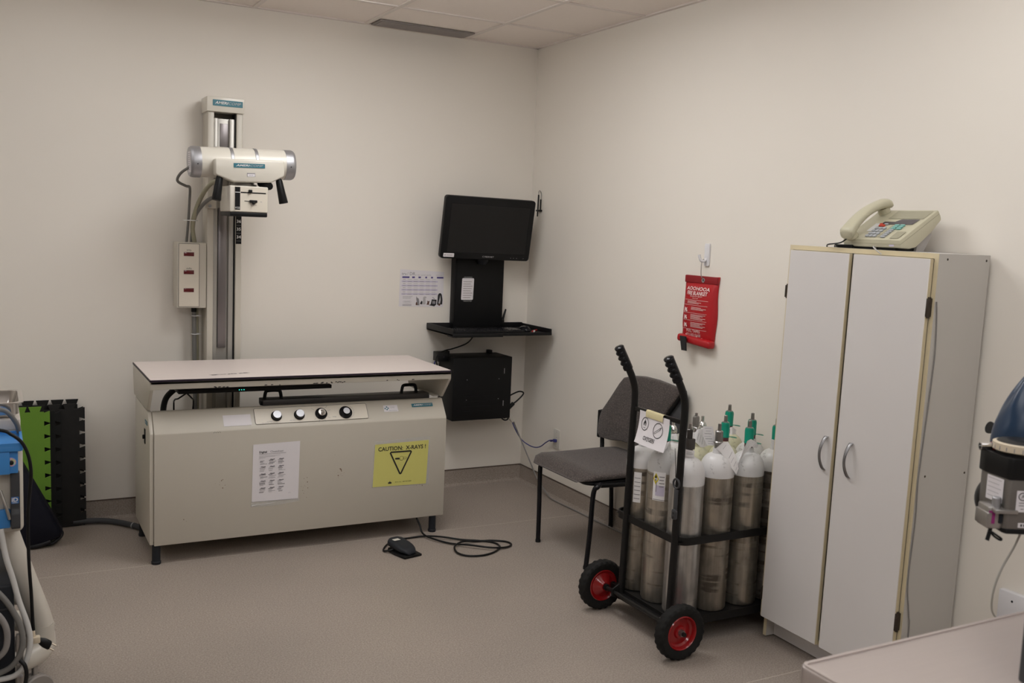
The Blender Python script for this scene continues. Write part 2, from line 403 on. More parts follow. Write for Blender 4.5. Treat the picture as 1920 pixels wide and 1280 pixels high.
covebase('baseboard_back', 'x', -7, -.001); covebase('baseboard_right', 'y', -11, -.001)
g = B('grid')
gx = [-.49 - .61 * k for k in range(11)]; gy = [-.51 - .61 * k for k in range(18)]
for x in gx: g.box(x - .012, x + .012, -11, 0, H - .006, H + .001)
for y in gy: g.box(-7, 0, y - .012, y + .012, H - .0055, H + .001)
g.box(-7, 0, -.022, 0, H - .007, H + .001); g.box(-.022, 0, -11, 0, H - .007, H + .001)
S(g, 'trim_1', origin=(0, 0, H))
t = thing('air_vent', 'narrow dark grey air vent in the ceiling along the back wall', 'vent', (-.78, -.09, H - .012))
B('vent').box(-1.075, -.51, -.172, -.022, H - .009, H - .002, .001).build('vent_frame', t)
v = B('vent_dark')
for k in range(9): v.box(-1.06, -.525, -.161 + k * .0155, -.1490 + k * .0155, H - .0115, H - .0095)
v.build('slats', t)

LAMPS = [(-1.405, -1.66, .985), (-.795, -3.56, .345), (-.795, -4.80, .12), (-2.625, -1.12, .137), (-2.015, -3.56, .195), (-2.625, -4.80, .64), (-2.625, -6.61, 1.21), (-4.455, -1.12, .57), (-4.455, -4.78, .37)]
LAMP_SAYS = ['above the right half of the x-ray table', 'above the white cabinet', 'above the steel table', 'above the left end of the x-ray table', 'above the open floor between trolley and cart',
             'above the middle of the room by the trolley', 'deepest in the room behind the trolley', 'above the wall far to the left of the x-ray table', 'far to the left of the trolley']
for k, (x, y, w) in enumerate(LAMPS):
    t = thing('ceiling_light', 'surface-mounted ceiling light panel ' + LAMP_SAYS[k], 'ceiling light', (x, y, H - .02), 'ceiling light panels')
    f = B('lamp_frame').box(x - .285, x + .285, y - .59, y + .59, H - .006, H - .001)
    f.build('frame', t)
    M['lamp%d' % k] = mat('lamp_diffuser', (.8, .8, .78), .5, emis=(1, 1, 1), estr=10 * w)
    B('lamp%d' % k).box(x - .278, x + .278, y - .578, y + .578, H - .065, H - .006).build('diffuser', t)


# ------------------------------------------------------------------ x-ray table
XL, XR = -2.335, -.895
def brand_plate(mb, o, u, v, w, h):
    mb.m('teal').prism(rrect(-w / 2, w / 2, -h / 2, h / 2, h * .06, 2), V(o), u, v, .0015)
    mb.m('white').text('AMERI', V(o) + u * (-.005 * w), u, v, h * .62, .0021, 'RIGHT', .3, 1.25 * w / h / 5.2, .02)
    mb.m('ink_lt').text('COMP', V(o) + u * (.0 * w), u, v, h * .62, .0021, 'LEFT', .3, 1.25 * w / h / 5.2, 0)
    return mb
T = thing('x_ray_table', 'long cream x-ray table with control knobs and a pale laminate top', 'x-ray table', (-1.615, -.55, 0))
# lower housing: profile in (y, z)
prof = [(-.808, .088), (-.808, .600), (-.800, .614), (-.744, .689), (-.738, .692), (-.722, .692), (-.722, .57), (-.32, .57), (-.32, .10)]
b = B('cream')
b.prism(prof, (XL + .018, 0, 0), Y, Z, XR - XL - .018, .004, 2)
b.build('housing', T)
e = B('cream'); e.prism([(-.798, .092), (-.798, .60), (-.735, .690), (-.32, .690), (-.32, .092)], (XL, 0, 0), Y, Z, .017, .003)
e.build('side_panel', T)
e = B('black_gl').box(XL - .004, XL, -.672, -.640, .53, .60, .002).box(XL - .012, XL - .003, -.662, -.650, .552, .572, .003)
e.build('power_switch', T, 'black power switch on the left end')
nrm = V((0, -.078, .058)).normalized(); sl = V((0, .058, .078)).normalized()   # sloping console
def con(x, q): return V((x, -.800, .614)) + sl * q - V((0, 0, 0)) + nrm * .0012
brand_plate(MB(), V((XL - .0005, -.70, .636)), -Y, Z, .07, .018).build('brand_plate', T)
# top assembly
a = B('cream')
a.box(XL - .002, XR + .004, -.838, -.826, .806, .842, .003)
a.box(XL - .002, XR + .004, -.838, -.262, .828, .842, .003)
a.build('apron', T)
wing = [(-.836, .842), (-.836, .802), (-.745, .700), (-.30, .700), (-.262, .80), (-.262, .842)]
for x in (XL - .004, XR - .010): B('cream').prism(wing, (x, 0, 0), Y, Z, .014, .003).build('end_wing', T)
c = B('rust').m('ink')
for k in range(26):                                        # chipped enamel along the apron's lower lip
    x = random.choice([-2.05, -1.80, -1.55, -1.52, -1.47, -1.2, -1.05]) + random.gauss(0, .03); w = random.uniform(.003, .012); z = random.uniform(.806, .811)
    c.poly((x, -.8383, z), X, Z, [(0, 0), (w, .001), (w * 1.3, .003), (w * .6, .005), (-.002, .0035)])
c.build('paint_chips', T)['kind'] = 'stuff'
tp = B('edge').prism(rrect(XL - .006, XR + .001, -.850, -.262, .006, 3), (0, 0, .8425), X, Y, .0085)
tp.m('laminate').prism(rrect(XL - .003, XR - .002, -.847, -.264, .006, 3), (0, 0, .8508), X, Y, .0018)
sm = tp.m('ink')
for k in range(46):
    x = -2.06 + .17 * random.random(); y = -.760 + .035 * (x + 2.06) / .17 + random.gauss(0, .003)
    w = random.uniform(.002, .012); h = random.uniform(.0012, .004)
    sm.poly((x, y, .8531), X, Y, [(-w, 0), (-w * .3, h), (w * .8, h * .7), (w, -h * .2), (w * .1, -h), (-w * .7, -h * .6)])
for x in (-2.055, -1.90): sm.poly((x, -.757 + .03 * (x + 2.06) / .17, .8531), X, Y, [(-.02, 0), (-.004, .006), (.016, .003), (.02, -.002), (0, -.005)])
tp.build('tabletop', T)
for x, y in ((XL + .030, -.785), (XR - .052, -.785), (XL + .030, -.35), (XR - .052, -.35)):
    B('chassis').lathe((x, y, 0), Z, [(.020, 0), (.021, .004), (.021, .012), (.0185, .014), (.0185, .108)], 24).build('leg', T)
# under-table parts seen through the slot
d = B('black').box(-2.19, -1.46, -.66, -.30, .752, .770, .002)
d.m('led')
for k in range(3): d.box(-1.915 + k * .011, -1.911 + k * .011, -.6605, -.659, .760, .764)
d.build('detector_panel', T)
d = B('greysteel').box(-1.80, -.93, -.66, -.575, .676, .706, .003); d.m('black').box(-1.81, -1.80, -.655, -.63, .68, .70, .002)
d.build('cassette_tray', T)
for x in (-1.745, -1.035):
    B('black').tube([(x - .042, -.63, .70), (x - .036, -.63, .738), (x - .024, -.63, .747), (x + .024, -.63, .747), (x + .036, -.63, .738), (x + .042, -.63, .70)], .0085, 8, sub=4).build('tray_handle', T)
B('cream').box(-.935, XR - .010, -.72, -.32, .698, .704, .001).build('inner_ledge', T)
# control panel
U = X
p = MB().m('cream_lt').prism(rrect(-1.868, -1.312, -.0, .083, .006, 4), con(0, .004), U, sl, .0012)
p.m('ink').ring(con(0, .004), U, sl, rrect(-1.868, -1.312, 0, .083, .008, 4), .0018, .0016)
for x, q, s in ((-1.80, .010, 'kV MAX'), (-1.69, .010, 'mA MAX'), (-1.485, .016, 'TIMER')): p.m('ink_grey').text(s, con(x, q + .006), U, sl, .0075, .0016)
p.m('ink_grey').text('X-RAY CONTROL  100  GENERATOR', con(-1.80, .010), U, sl, .0045, .0016)
for k in range(28):
    t = 2 * PI * k / 28; p.m('ink_grey').quad(con(-1.415, .046) + (U * math.cos(t) + sl * math.sin(t)) * .030, U * math.cos(t) + sl * math.sin(t), U * -math.sin(t) + sl * math.cos(t), 0, .006, -.0006, .0006, .0016)
for t0 in (-2.4, -1.9, -1.2, -.6, .3, .8, 2.6):
    p.quad(con(-1.548, .046) + (U * math.cos(t0) + sl * math.sin(t0)) * .036, U * math.cos(t0) + sl * math.sin(t0), U * -math.sin(t0) + sl * math.cos(t0), 0, .016, -.0005, .0005, .0016)
p.build('control_panel', T)
for k, x in enumerate((-1.765, -1.655, -1.548, -1.425)):
    o = con(x, .042); s = (1, 1, 1.1, 1.2)[k]
    kb = B('black_gl').lathe(o, nrm, [(.026 * s, 0), (.026 * s, .004), (.0225 * s, .007), (.0215 * s, .019), (.0195 * s, .021), (.001, .021)] if k < 2 else [(.027 * s, 0), (.027 * s, .006), (.022 * s, .009), (.018, .014), (.0175, .022), (.001, .022)], 28).build('knob', T)
    if k != 2: B('silver').lathe(o + nrm * .0205, nrm, [(.0195 if k < 2 else .0165, 0), (.019 if k < 2 else .0162, .0022), (.001, .0022)], 28).build('knob_cap', kb)
    else: B('chrome').lathe(o + nrm * .0205, nrm, [(.0185, 0), (.017, .003), (.001, .0035)], 28).box(o.x - .006, o.x + .006, o.y - .034, o.y + .014, o.z + .008, o.z + .022, .003).build('knob_cap', kb)
B('paper').quad(con(0, 0), U, sl, -2.012, -1.885, .004, .060, .0004).build('blank_sticker', T, 'blank white sticker')
s_ = B('paper').quad(con(0, 0), U, sl, -1.225, -1.150, .034, .070, .0004)
s_.m('teal')
for a, b2 in ((-1.217, .052), (-1.208, .060), (-1.208, .046), (-1.201, .053)): s_.poly(con(0, 0), U, sl, circ(a, b2, .004, n=10), .0008)
s_.m('ink_lt').text('CMS', con(-1.190, .056), U, sl, .012, .0008, 'LEFT'); s_.quad(con(0, 0), U, sl, -1.20, -1.155, .0385, .041, .0008)
s_.build('service_sticker', T, 'small white service sticker')
brand_plate(MB(), con(-1.015, .062), U, sl, .115, .019).build('brand_plate', T)
r = B('rust')                                               # rust spots and glue marks on the front
for cx, cz, n, sp in ((-1.645, .305, 20, .020), (-1.455, .355, 14, .012), (-1.70, .265, 16, .03), (-2.03, .36, 8, .02), (-2.18, .20, 3, .01), (-1.47, .47, 3, .02), (-1.03, .262, 10, .02)):
    for k in range(n):
        x, z = random.gauss(cx, sp), random.gauss(cz, sp * .8); w = abs(random.gauss(0, .0011)) + .0004
        if (z < .25 and -1.9 < x < -1.66) or (-1.9 < x < -1.66 and .245 < z < .53) or (-1.28 < x < -.99 and .272 < z < .5): continue
        r.poly((x, -.8084, z), X, Z, circ(0, 0, w, w * random.uniform(.7, 1.6), 7))
r.poly((-1.455, -.8084, .372), X, Z, [(-.006, .006), (0, .009), (.006, .003), (.007, -.010), (.002, -.003), (-.002, .003)])
r.m('ink')
for k in range(7): r.poly((-2.035 - .024 + k * .005, -.8084, .594 + .002 * (k % 2)), X, Z, circ(0, 0, .0012, .002, 6))
r.build('rust_marks', T)['kind'] = 'stuff'

# papers taped to its front
o = V((0, -.8095, 0))
p = B('paper').prism([(-1.884, .252), (-1.663, .247), (-1.658, .530), (-1.880, .526)], (0, -.8092, 0), X, Z, .0006)
tx = lambda s, x, z, h, m_='ink', al='LEFT', sx=1., bo=0.: p.m(m_).text(s, V((x, -.8105, z)), X, Z, h, .0003, al, 0, sx, bo)
tx('Digital', -1.852, .488, .0135, 'ink', 'LEFT', 1.05, .02); tx('Cheatsheet', -1.800, .488, .0135, 'ink_grey', 'LEFT')
p.m('ink_grey').quad((0, -.8105, 0), X, Z, -1.852, -1.725, .4775, .479, .0003)
for k in range(3): p.m('ink_lt').quad((0, -.8105, 0), X, Z, -1.852, -1.852 + (.10, .075, .03)[k], .469 - k * .005, .4706 - k * .005, .0003)
for rr_ in range(5):
    for cc in range(3):
        x0 = -1.851 + cc * .043; z0 = .445 - rr_ * .034
        for q in range(4):
            a = x0 + random.uniform(0, .006); p.m(random.choice(['ink_grey', 'ink_lt', 'ink_grey'])).quad((0, -.8105, 0), X, Z, a, a + random.uniform(.014, .034), z0 - q * .0052, z0 - q * .0052 + random.uniform(.0012, .003), .0003)
        if cc + rr_ > 0: p.m('ink_grey').poly((x0 + .017, -.8105, z0 + .005), X, Z, [(-.012, 0), (-.006, .004), (.003, .0025), (.012, .004), (.014, 0), (.004, -.0025)], .0004)
p.m('ink_lt').text('guide', (-1.705, -.8105, .283), X, Z, .006, .0003)
p.m('clear').prism([(-1.889, .228), (-1.775, .226), (-1.66, .236), (-1.655, .250), (-1.885, .254)], (0, -.8094, 0), X, Z, .0004)
p.m('white').poly((0, -.8101, 0), X, Z, [(-1.884, .232), (-1.86, .236), (-1.80, .237), (-1.765, .243), (-1.80, .2395), (-1.86, .2385), (-1.883, .2375)], .0001)
p.build('instruction_sheet', None, 'white printed instruction sheet with small pictures taped to the x-ray table front', 'paper', sharp=30)
p = B('yellow').prism([(-1.287, .270), (-1.000, .265), (-.991, .491), (-1.279, .485)], (0, -.8092, 0), X, Z, .0006)
p.m('clear').prism([(-1.292, .266), (-.985, .260), (-.983, .512), (-1.282, .500)], (0, -.8088, 0), X, Z, .0003)
p.m('ink').text('CAUTION:  X-RAYS !', (-1.135, -.8105, .459), X, Z, .0285, .0003, 'CENTER', 0, .98, .018)
tri = [(-.060, .052), (-.054, .060), (.054, .060), (.060, .052), (.006, -.058), (0, -.061), (-.006, -.058)]
p.ring(V((-1.142, -.8105, .385)), X, Z, tri, .0075, .0003)
q = V((-1.142, -.8105, .407))
p.poly(q, X, Z, [(-.030, -.004), (-.012, -.005), (-.002, -.001), (-.012, .004), (-.030, .003)], .0004)
p.ring(q, X, Z, circ(.004, 0, .012, .011, 16), .0012, .0004); p.ring(q, X, Z, rrect(.012, .032, -.005, .005, .004, 3), .0012, .0004)
p.m('ink').text('R.V.I., Inc.   800 555 2808', (-1.125, -.8105, .286), X, Z, .0075, .0003, 'CENTER', 0, 1.1)
p.poly((-1.197, -.8105, .286), X, Z, [(-.009, -.005), (.009, -.005), (.009, .002), (.003, .003), (0, .009), (-.003, .003), (-.009, .002)], .0004)
p.build('caution_sign', None, 'yellow CAUTION: X-RAYS ! sign with black triangle on the x-ray table', 'sign', sharp=30)

# ------------------------------------------------------------------ column, tube head, readout
cx0, cx1, yf, yb = -1.972, -1.800, -.170, -.030
K = thing('x_ray_column', 'tall cream x-ray column with a steel channel behind the x-ray table', 'column', ((cx0 + cx1) / 2, -.1, 0))
k = B('cream'); k.box(cx0, cx0 + .030, yf, yb, .012, 2.14, .003); k.box(cx1 - .030, cx1, yf, yb, .012, 2.14, .003); k.box(cx0 + .02, cx1 - .02, yb - .012, yb, .012, 2.14)
k.build('column_body', K)
k = B('channel').box(cx0 + .031, cx1 - .036, -.135, -.10, .02, 2.07, .002).box(cx0 + .032, cx0 + .052, -.152, -.12, .02, 2.07, .003).box(cx1 - .062, cx1 - .037, -.152, -.12, .02, 2.07, .003)
k.build('inner_channel', K)
B('strip').box(-1.914, -1.874, -.1535, -.13, .9, 1.62, .001).box(-1.906, -1.866, -.140, -.13, 1.90, 2.045, .001).build('counterweight_strip', K)
B('black_m').box(cx1 - .036, cx1 - .031, -.155, -.10, .02, 2.10).build('slot', K)
k = B('cream_gl').box(cx0 - .008, cx1 + .006, yf - .012, yb, 2.098, 2.172, .004); k.build('column_cap', K)
brand_plate(MB(), V((-1.878, yf - .0125, 2.142)), X, Z, .148, .030).build('brand_plate', K)
k = B('black').box(cx1 - .030, cx1 - .002, yf - .0022, yf, 1.44, 1.60)
for n, z in enumerate((1.555, 1.515, 1.475)):
    k.m('white').text(str(36 - n), (cx1 - .0155, yf - .0022, z), X, Z, .021, .0005, 'CENTER', 0, 1.1, .02)
    k.m('ink_grey').quad((0, yf - .0022, 0), X, Z, cx1 - .029, cx1 - .004, z - .021, z - .0195, .0005)
k.build('height_scale', K, 'black height scale with white numbers 36, 35 and 34')
B('black_m').box(cx0 - .03, cx1 + .03, -.20, -.02, 0, .014, .003).build('base_plate', K)

TH = thing('x_ray_tube_head', 'cream x-ray tube head with silver end caps on the column', 'x-ray tube head', (-1.87, -.5, 1.75))
rot = Matrix.Translation((-1.87, -.5, 1.83)) @ Matrix.Rotation(math.radians(-1.8), 4, 'Y') @ Matrix.Translation((1.87, .5, -1.83))
def RB(n): mb = B(n); mb.T = rot; return mb
tc = V((0, -.50, 1.832))
ht = RB('cream_gl').lathe(V((-2.075, tc.y, tc.z)), X, [(.071, 0), (.071, .40)], 48).build('tube_housing', TH)
for xa, sgn in ((-2.075, -1), (-1.675, 1)):
    RB('silver').lathe(V((xa, tc.y, tc.z)), X * sgn, [(.0725, -.002), (.0728, .030), (.071, .038), (.066, .045), (.001, .045)], 48).m('ink').lathe(V((xa + sgn * .018, tc.y - .0705, tc.z - .012)), -Y, [(.003, 0), (.003, .003)], 8).build('end_cap', TH)
lb = RB('paper').prism(rrect(-.035, .03, -.05, .045, .004), V((-2.1205, tc.y - .02, tc.z)), -Y, Z, .001)
for n in range(9): lb.m('ink_grey').quad(V((-2.1215, tc.y - .02, tc.z)), -Y, Z, -.03, .02 - .004 * (n % 3), .035 - n * .009, .037 - n * .009, .0004)
lb.build('rating_label', TH)
for x in (-1.932, -1.817): RB('silver').lathe(V((x, tc.y, tc.z)), X, [(.0715, -.008), (.0732, -.006), (.0732, .006), (.0715, .008)], 48, cap=False).build('clamp_band', TH)
cov = [(-2.024, 1.846), (-2.024, 1.772), (-1.944, 1.740), (-1.768, 1.740), (-1.702, 1.772), (-1.702, 1.846)]
RB('cream_gl').prism(cov, (0, -.56, 0), X, Z, .058, .008, 3).build('front_cover', TH)
mb = MB(); mb.T = rot; brand_plate(mb, V((-1.868, -.6185, 1.817)), X, Z, .145, .020); mb.build('brand_plate', TH)
w = RB('ink_grey').quad((0, -.618, 0), X, Z, -1.880, -1.842, 1.766, 1.783, .0008); w.m('paper').quad((0, -.618, 0), X, Z, -1.878, -1.844, 1.7665, 1.779, .0012); w.m('ink_grey').text('40 IN', (-1.861, -.618, 1.7725), X, Z, .008, .0016); w.build('distance_window', TH)
for x, dx in ((-1.997, -.016), (-1.722, .020)):
    hd = B('black').lathe((x, -.59, 1.765), V((dx * 1.15, -.012, -.115)), [(.013, 0), (.016, .1), (.0215, .97), (.0200, 1), (.001, 1)], 20)
    hd.build('handle', TH)
cb = B('cream_gl').box(-1.957, -1.778, -.62, -.40, 1.600, 1.722, .006, 3); cb.build('collimator', TH)
cb = B('black').box(-1.955, -1.780, -.618, -.402, 1.580, 1.601, .005); cb.build('collimator_base', TH)
B('channel').lathe((-1.868, -.51, 1.72), Z, [(.060, 0), (.060, .012), (.048, .014), (.048, .04)], 32).build('swivel_ring', TH)
f = B('cream_lt').prism(rrect(-1.935, -1.782, 1.604, 1.718, .003, 2), (0, -.6215, 0), X, Z, .0012)
fy = -.6230
f.m('black').quad((0, fy, 0), X, Z, -1.934, -1.910, 1.610, 1.716, .0004)
f.m('white').quad((0, fy, 0), X, Z, -1.934, -1.910, 1.690, 1.693, .0008).text('V125', (-1.922, fy, 1.619), X, Z, .013, .0008, 'CENTER', 0, .8, .01)
f.m('black').quad((0, fy, 0), X, Z, -1.908, -1.790, 1.689, 1.6945, .0006).quad((0, fy, 0), X, Z, -1.890, -1.83, 1.6505, 1.6535, .0006)
f.m('ink_grey').text('IN', (-1.812, fy, 1.651), X, Z, .008, .0006).text('15  20  25', (-1.847, fy, 1.634), X, Z, .007, .0006)
f.build('collimator_front', TH)
B('black').box(-1.872, -1.856, -.634, -.622, 1.690, 1.706, .002).build('shutter_slider', TH)
f = B('black').box(-1.868, -1.832, -.636, -.622, 1.6465, 1.658, .003).box(-1.855, -1.845, -.640, -.622, 1.638, 1.650, .002)
f.build('collimator_slider', TH)
B('black').lathe((-1.785, -.56, 1.738), V((.02, -.045, -.012)), [(.020, -.5), (.023, .0), (.022, .7), (.016, 1), (.001, 1)], 10).build('locking_knob', TH)
a = B('cream').box(-1.945, -1.795, -.46, -.17, 1.78, 1.90, .006); a.build('carrier_arm', TH)
B('cream').box(-1.985, -1.935, -.195, -.172, 1.615, 1.66, .003).build('carriage_plate', TH)
a = B('cream').box(-1.937, -1.842, -.195, -.172, 1.86, 1.925, .003)
a.build('carriage_plate', TH)
for x, z in ((-1.922, 1.912), (-1.857, 1.910), (-1.965, 1.627)): B('silver').lathe((x, -.195, z), -Y, [(.0085, 0), (.0085, .004), (.006, .006), (.001, .006)], 8).build('bolt', TH)

R = thing('exposure_readout', 'cream wall box with three dark red display windows beside the x-ray column', 'display box', (-2.05, -.1, 1.10))
bx = B('cream'); bx.box(-2.118, -1.974, -.165, -.04, 1.108, 1.440, .004); bx.build('box_body', R)
p = B('cream_lt').prism(rrect(-2.110, -2.010, 1.115, 1.433, .002, 2), (0, -.1655, 0), X, Z, .001)
p.m('ink').ring((0, -.1667, 0), X, Z, rrect(-2.111, -2.009, 1.1135, 1.4345, .003, 2), .0018, .0003)
for s, z in (('kVp', 1.401), ('mAs', 1.309)): p.m('ink').text(s, (-2.060, -.1667, z), X, Z, .012, .0003, 'CENTER', 0, 1.2)
p.build('face_panel', R)
for z in (1.381, 1.290, 1.199): B('red_led').box(-2.086, -2.036, -.1685, -.1664, z - .010, z + .010, .001).build('display_window', R)
B('steel_dk').box(-2.07, -1.975, -.06, -.001, 1.2, 1.35, .002).build('wall_bracket', R)

def cable(name, label, matn, pts, r, cat='cable', group=None, n=10, extra=None, **k):
    mb = B(matn); mb.tube(pts, r, n, **k)
    if extra: extra(mb)
    return mb.build(name, None, label, cat, group)
cable('power_cable', 'thin grey cable looping out of the left end of the x-ray tube', 'greyhose', [(-2.115, -.50, 1.80), (-2.150, -.46, 1.77), (-2.155, -.40, 1.735), (-2.11, -.36, 1.715), (-2.078, -.28, 1.71), (-2.065, -.20, 1.65), (-2.058, -.13, 1.55), (-2.062, -.10, 1.44)], .0065)
cable('power_cable', 'thick olive tube bending from under the x-ray tube into the readout box', 'olivehose', [(-1.96, -.42, 1.75), (-1.985, -.33, 1.735), (-2.010, -.24, 1.68), (-2.030, -.17, 1.60), (-2.036, -.12, 1.52), (-2.022, -.10, 1.44)], .011)
cable('power_cable', 'grey tube curving from behind the collimator into the readout box', 'greyhose', [(-1.94, -.36, 1.66), (-1.975, -.30, 1.665), (-2.005, -.22, 1.63), (-2.028, -.14, 1.57), (-2.030, -.09, 1.50), (-2.032, -.075, 1.44)], .0095)
z1 = B('white').lathe((-2.045, -.12, 1.548), Z, [(.034, 0), (.036, .002), (.034, .005)], 20, cap=False); z1.build('cable_tie', None, 'white cable tie around the tubes above the readout box', 'cable tie')
def lower(mb):
    mb.m('black').lathe((-2.022, -.09, 1.098), -Z, [(.012, -.012), (.014, 0), (.014, .016), (.010, .018)], 12)
    for z in (1.06, .965): mb.m('white').lathe((-2.012, -.09, z), Z, [(.024, 0), (.026, .002), (.024, .004)], 16, cap=False)
cable('wire_conduit', 'dark grey conduit running down the wall below the readout box', 'greyhose', [(-2.022, -.09, 1.11), (-2.018, -.088, .9), (-2.012, -.085, .55), (-2.01, -.085, .02)], .0115, 'conduit', extra=lower)
cable('wire_conduit', 'slim olive conduit beside the dark one below the readout box', 'olivehose', [(-2.002, -.06, 1.11), (-1.998, -.055, .9), (-1.996, -.055, .55), (-1.994, -.055, .02)], .0085, 'conduit')
cable('corrugated_hose', 'dark corrugated hose seen through the slot under the x-ray tabletop', 'dkgrey', [(-1.99, -.24, .73), (-2.08, -.26, .735), (-2.16, -.28, .70), (-2.20, -.30, .64), (-2.2, -.3, .5), (-2.18, -.27, .06)], .015, 'hose')
cable('signal_cable', 'pair of thin black cables hanging from the detector panel', 'black', [(-2.13, -.50, .752), (-2.12, -.48, .73), (-2.15, -.42, .69), (-2.16, -.36, .67), (-2.15, -.28, .60), (-2.14, -.26, .2), (-2.14, -.2, .012)], .004, extra=lambda mb: mb.tube([(-2.125, -.50, .752), (-2.13, -.48, .735), (-2.09, -.42, .69), (-2.07, -.36, .66), (-2.06, -.28, .55), (-2.06, -.26, .2), (-2.08, -.2, .012)], .004))

# ------------------------------------------------------------------ wall workstation
W = thing('monitor_mount', 'black metal wall mount with a keyboard tray in the corner', 'wall mount', (-.365, -.04, .96))
b = B('powder').box(-.530, -.205, -.062, -.001, .965, 1.60, .004).box(-.52, -.215, -.066, -.060, .99, 1.58, .003); b.build('back_panel', W)
tr = B('powder'); tz = .966
tr.box(-.677, -.035, -.375, -.002, tz, tz + .010, .002)
tr.box(-.677, -.667, -.375, -.002, tz, tz + .040, .002); tr.box(-.045, -.035, -.375, -.002, tz, tz + .036, .002)
tr.box(-.677, -.035, -.012, -.002, tz, tz + .040, .002); tr.box(-.677, -.035, -.377, -.369, tz - .001, tz + .016, .002); tr.box(-.677, -.36, -.380, -.30, tz - .006, tz + .012, .002)
tr.build('keyboard_tray', W)
b = B('powder').box(-.45, -.28, -.11, -.06, 1.50, 1.62, .004).m('chassis').lathe((-.365, -.085, 1.36), Z, [(.02, 0), (.034, .02), (.034, .06)], 20); b.build('tilt_bracket', W)
# monitor, tilted forward
Mo = thing('monitor', 'black widescreen monitor tilted forward on the wall mount', 'monitor', (-.41, -.2, 1.39))
MT = Matrix.Translation((-.390, -.165, 1.392)) @ Matrix.Rotation(math.radians(.6), 4, 'Y') @ Matrix.Rotation(math.radians(9), 4, 'X')
def MBm(n): mb = B(n); mb.T = MT; return mb
w2, h2 = .290, .362
c = MBm('black').prism(rrect(-w2, w2, 0, h2, .018, 5), (0, .028, 0), X, Z, .036, .006, 3)
c.box(-.22, .22, .02, .055, .04, h2 - .04, .012); c.m('powder').box(-.05, .05, .05, .11, .12, .24, .004)
c.build('casing', Mo)
c = MBm('screen').quad((0, -.0085, 0), X, Z, -.253, .256, .040, .318, .0006); c.build('screen', Mo, 'dark blank screen')
c = MBm('black_gl').ring((0, -.0085, 0), X, Z, rrect(-.256, .259, .037, .321, .003, 2), .004, .0003)
c.m('ink_lt').text('CYBERNET', (.015, -.0085, .0185), X, Z, .0125, .0004, 'CENTER', 0, 1.25)
for x in (.165, .185, .205, .25): c.m('ink_grey').poly((x, -.0085, .016), X, Z, circ(0, 0, .0022, n=8), .0004)
c.build('bezel', Mo)
c = MBm('paper').prism(rrect(-.272, -.205, .010, .032, .003, 3), (0, -.0085, 0), X, Z, .0008)
c.m('ink').poly((-.262, -.0094, .021), X, Z, circ(0, 0, .003, n=8), .0003); c.m('ink_lt').quad((0, -.0094, 0), X, Z, -.254, -.216, .0185, .0235, .0003)
c.build('asset_sticker', Mo, 'small white sticker')
c = B('black').tube([(-.012, -.10, 1.66), (-.011, -.10, 1.70), (-.011, -.102, 1.79)], .0045, 8, smooth=False).tube([(-.011, -.102, 1.785), (-.011, -.105, 1.812), (-.011, -.122, 1.812), (-.010, -.135, 1.79), (-.010, -.135, 1.76)], .0013, 6)
c.tube([(-.012, -.134, 1.762), (-.012, -.133, 1.70)], .0045, 8); c.box(-.02, -.002, -.14, -.09, 1.69, 1.70, .002)
c.build('stylus', None, 'black touch pen on a cord beside the upper right monitor corner', 'stylus')
# notice card on the back panel
p = B('paper').prism([(x * .078 - (.5 - y) * .004, y * .128) for x, y in [(a, b_) for a, b_ in rrect(0, 1, 0, 1, .06, 3)]], (-.487, -.0675, 1.148), X, Z, .0008)
for k in range(8): p.m('brownink').quad((-.478, -.0684, 1.148), X, Z, .0, .05 + .012 * ((k * 7) % 3) / 2, .012 + k * .0135, .0142 + k * .0135, .0004)
p.m('clear').quad((-.478, -.0672, 1.148), X, Z, .005, .06, -.012, 0, 0).quad((-.478, -.0672, 1.148), X, Z, .005, .06, .128, .138, 0)
p.build('notice_card', None, 'small white notice card taped to the black wall mount', 'card')
# keyboard, mouse, pen
kb = thing('keyboard', 'black keyboard on the wall mount tray', 'keyboard', (-.41, -.25, tz + .01))
B('black').box(-.650, -.200, -.345, -.19, tz + .0105, tz + .024, .003).build('keyboard_base', kb)
kk = B('black_gl')
for r_ in range(6):
    for c_ in range(15): kk.box(-.648 + c_ * .0222, -.648 + c_ * .0222 + .0185, -.335 + r_ * .0225, -.335 + r_ * .0225 + .0185, tz + .023, tz + .0295, .002, 1)
    for c_ in range(4): kk.box(-.300 + c_ * .0225, -.300 + c_ * .0225 + .018, -.335 + r_ * .0225, -.335 + r_ * .0225 + .018, tz + .023, tz + .0295, .002, 1)
kk.build('keys', kb)
ms = thing('mouse', 'black computer mouse beside the keyboard on the tray', 'mouse', (-.15, -.25, tz + .01))
mo = B('black_gl').lathe((-.155, -.26, tz + .0105), Z, [(.030, 0), (.032, .008), (.029, .02), (.020, .029), (.008, .033), (.001, .0335)], 24)
for v_ in mo.bm.verts: v_.co.y = -.26 + (v_.co.y + .26) * 1.55
mo.build('mouse_body', ms); B('chassis').lathe((-.155, -.285, tz + .040), X, [(.006, -.003), (.006, .003)], 12).build('scroll_wheel', ms)
B('red_pen').tube([(-.125, -.30, tz + .0155), (-.058, -.235, tz + .0155)], .005, 10, smooth=False).m('white').tube([(-.115, -.30, tz + .0155), (-.105, -.291, tz + .0155)], .0054, 10).build('marker_pen', None, 'red marker pen lying on the keyboard tray', 'pen')
c = B('black').box(-.207, -.185, -.055, -.012, 1.008, 1.028, .003).lathe((-.190, -.035, 1.015), V((.022, 0, .075)), [(.0075, 0), (.008, .2), (.0055, .95), (.003, 1)], 12)
c.build('antenna', None, 'short black antenna standing at the right edge of the wall mount', 'antenna')
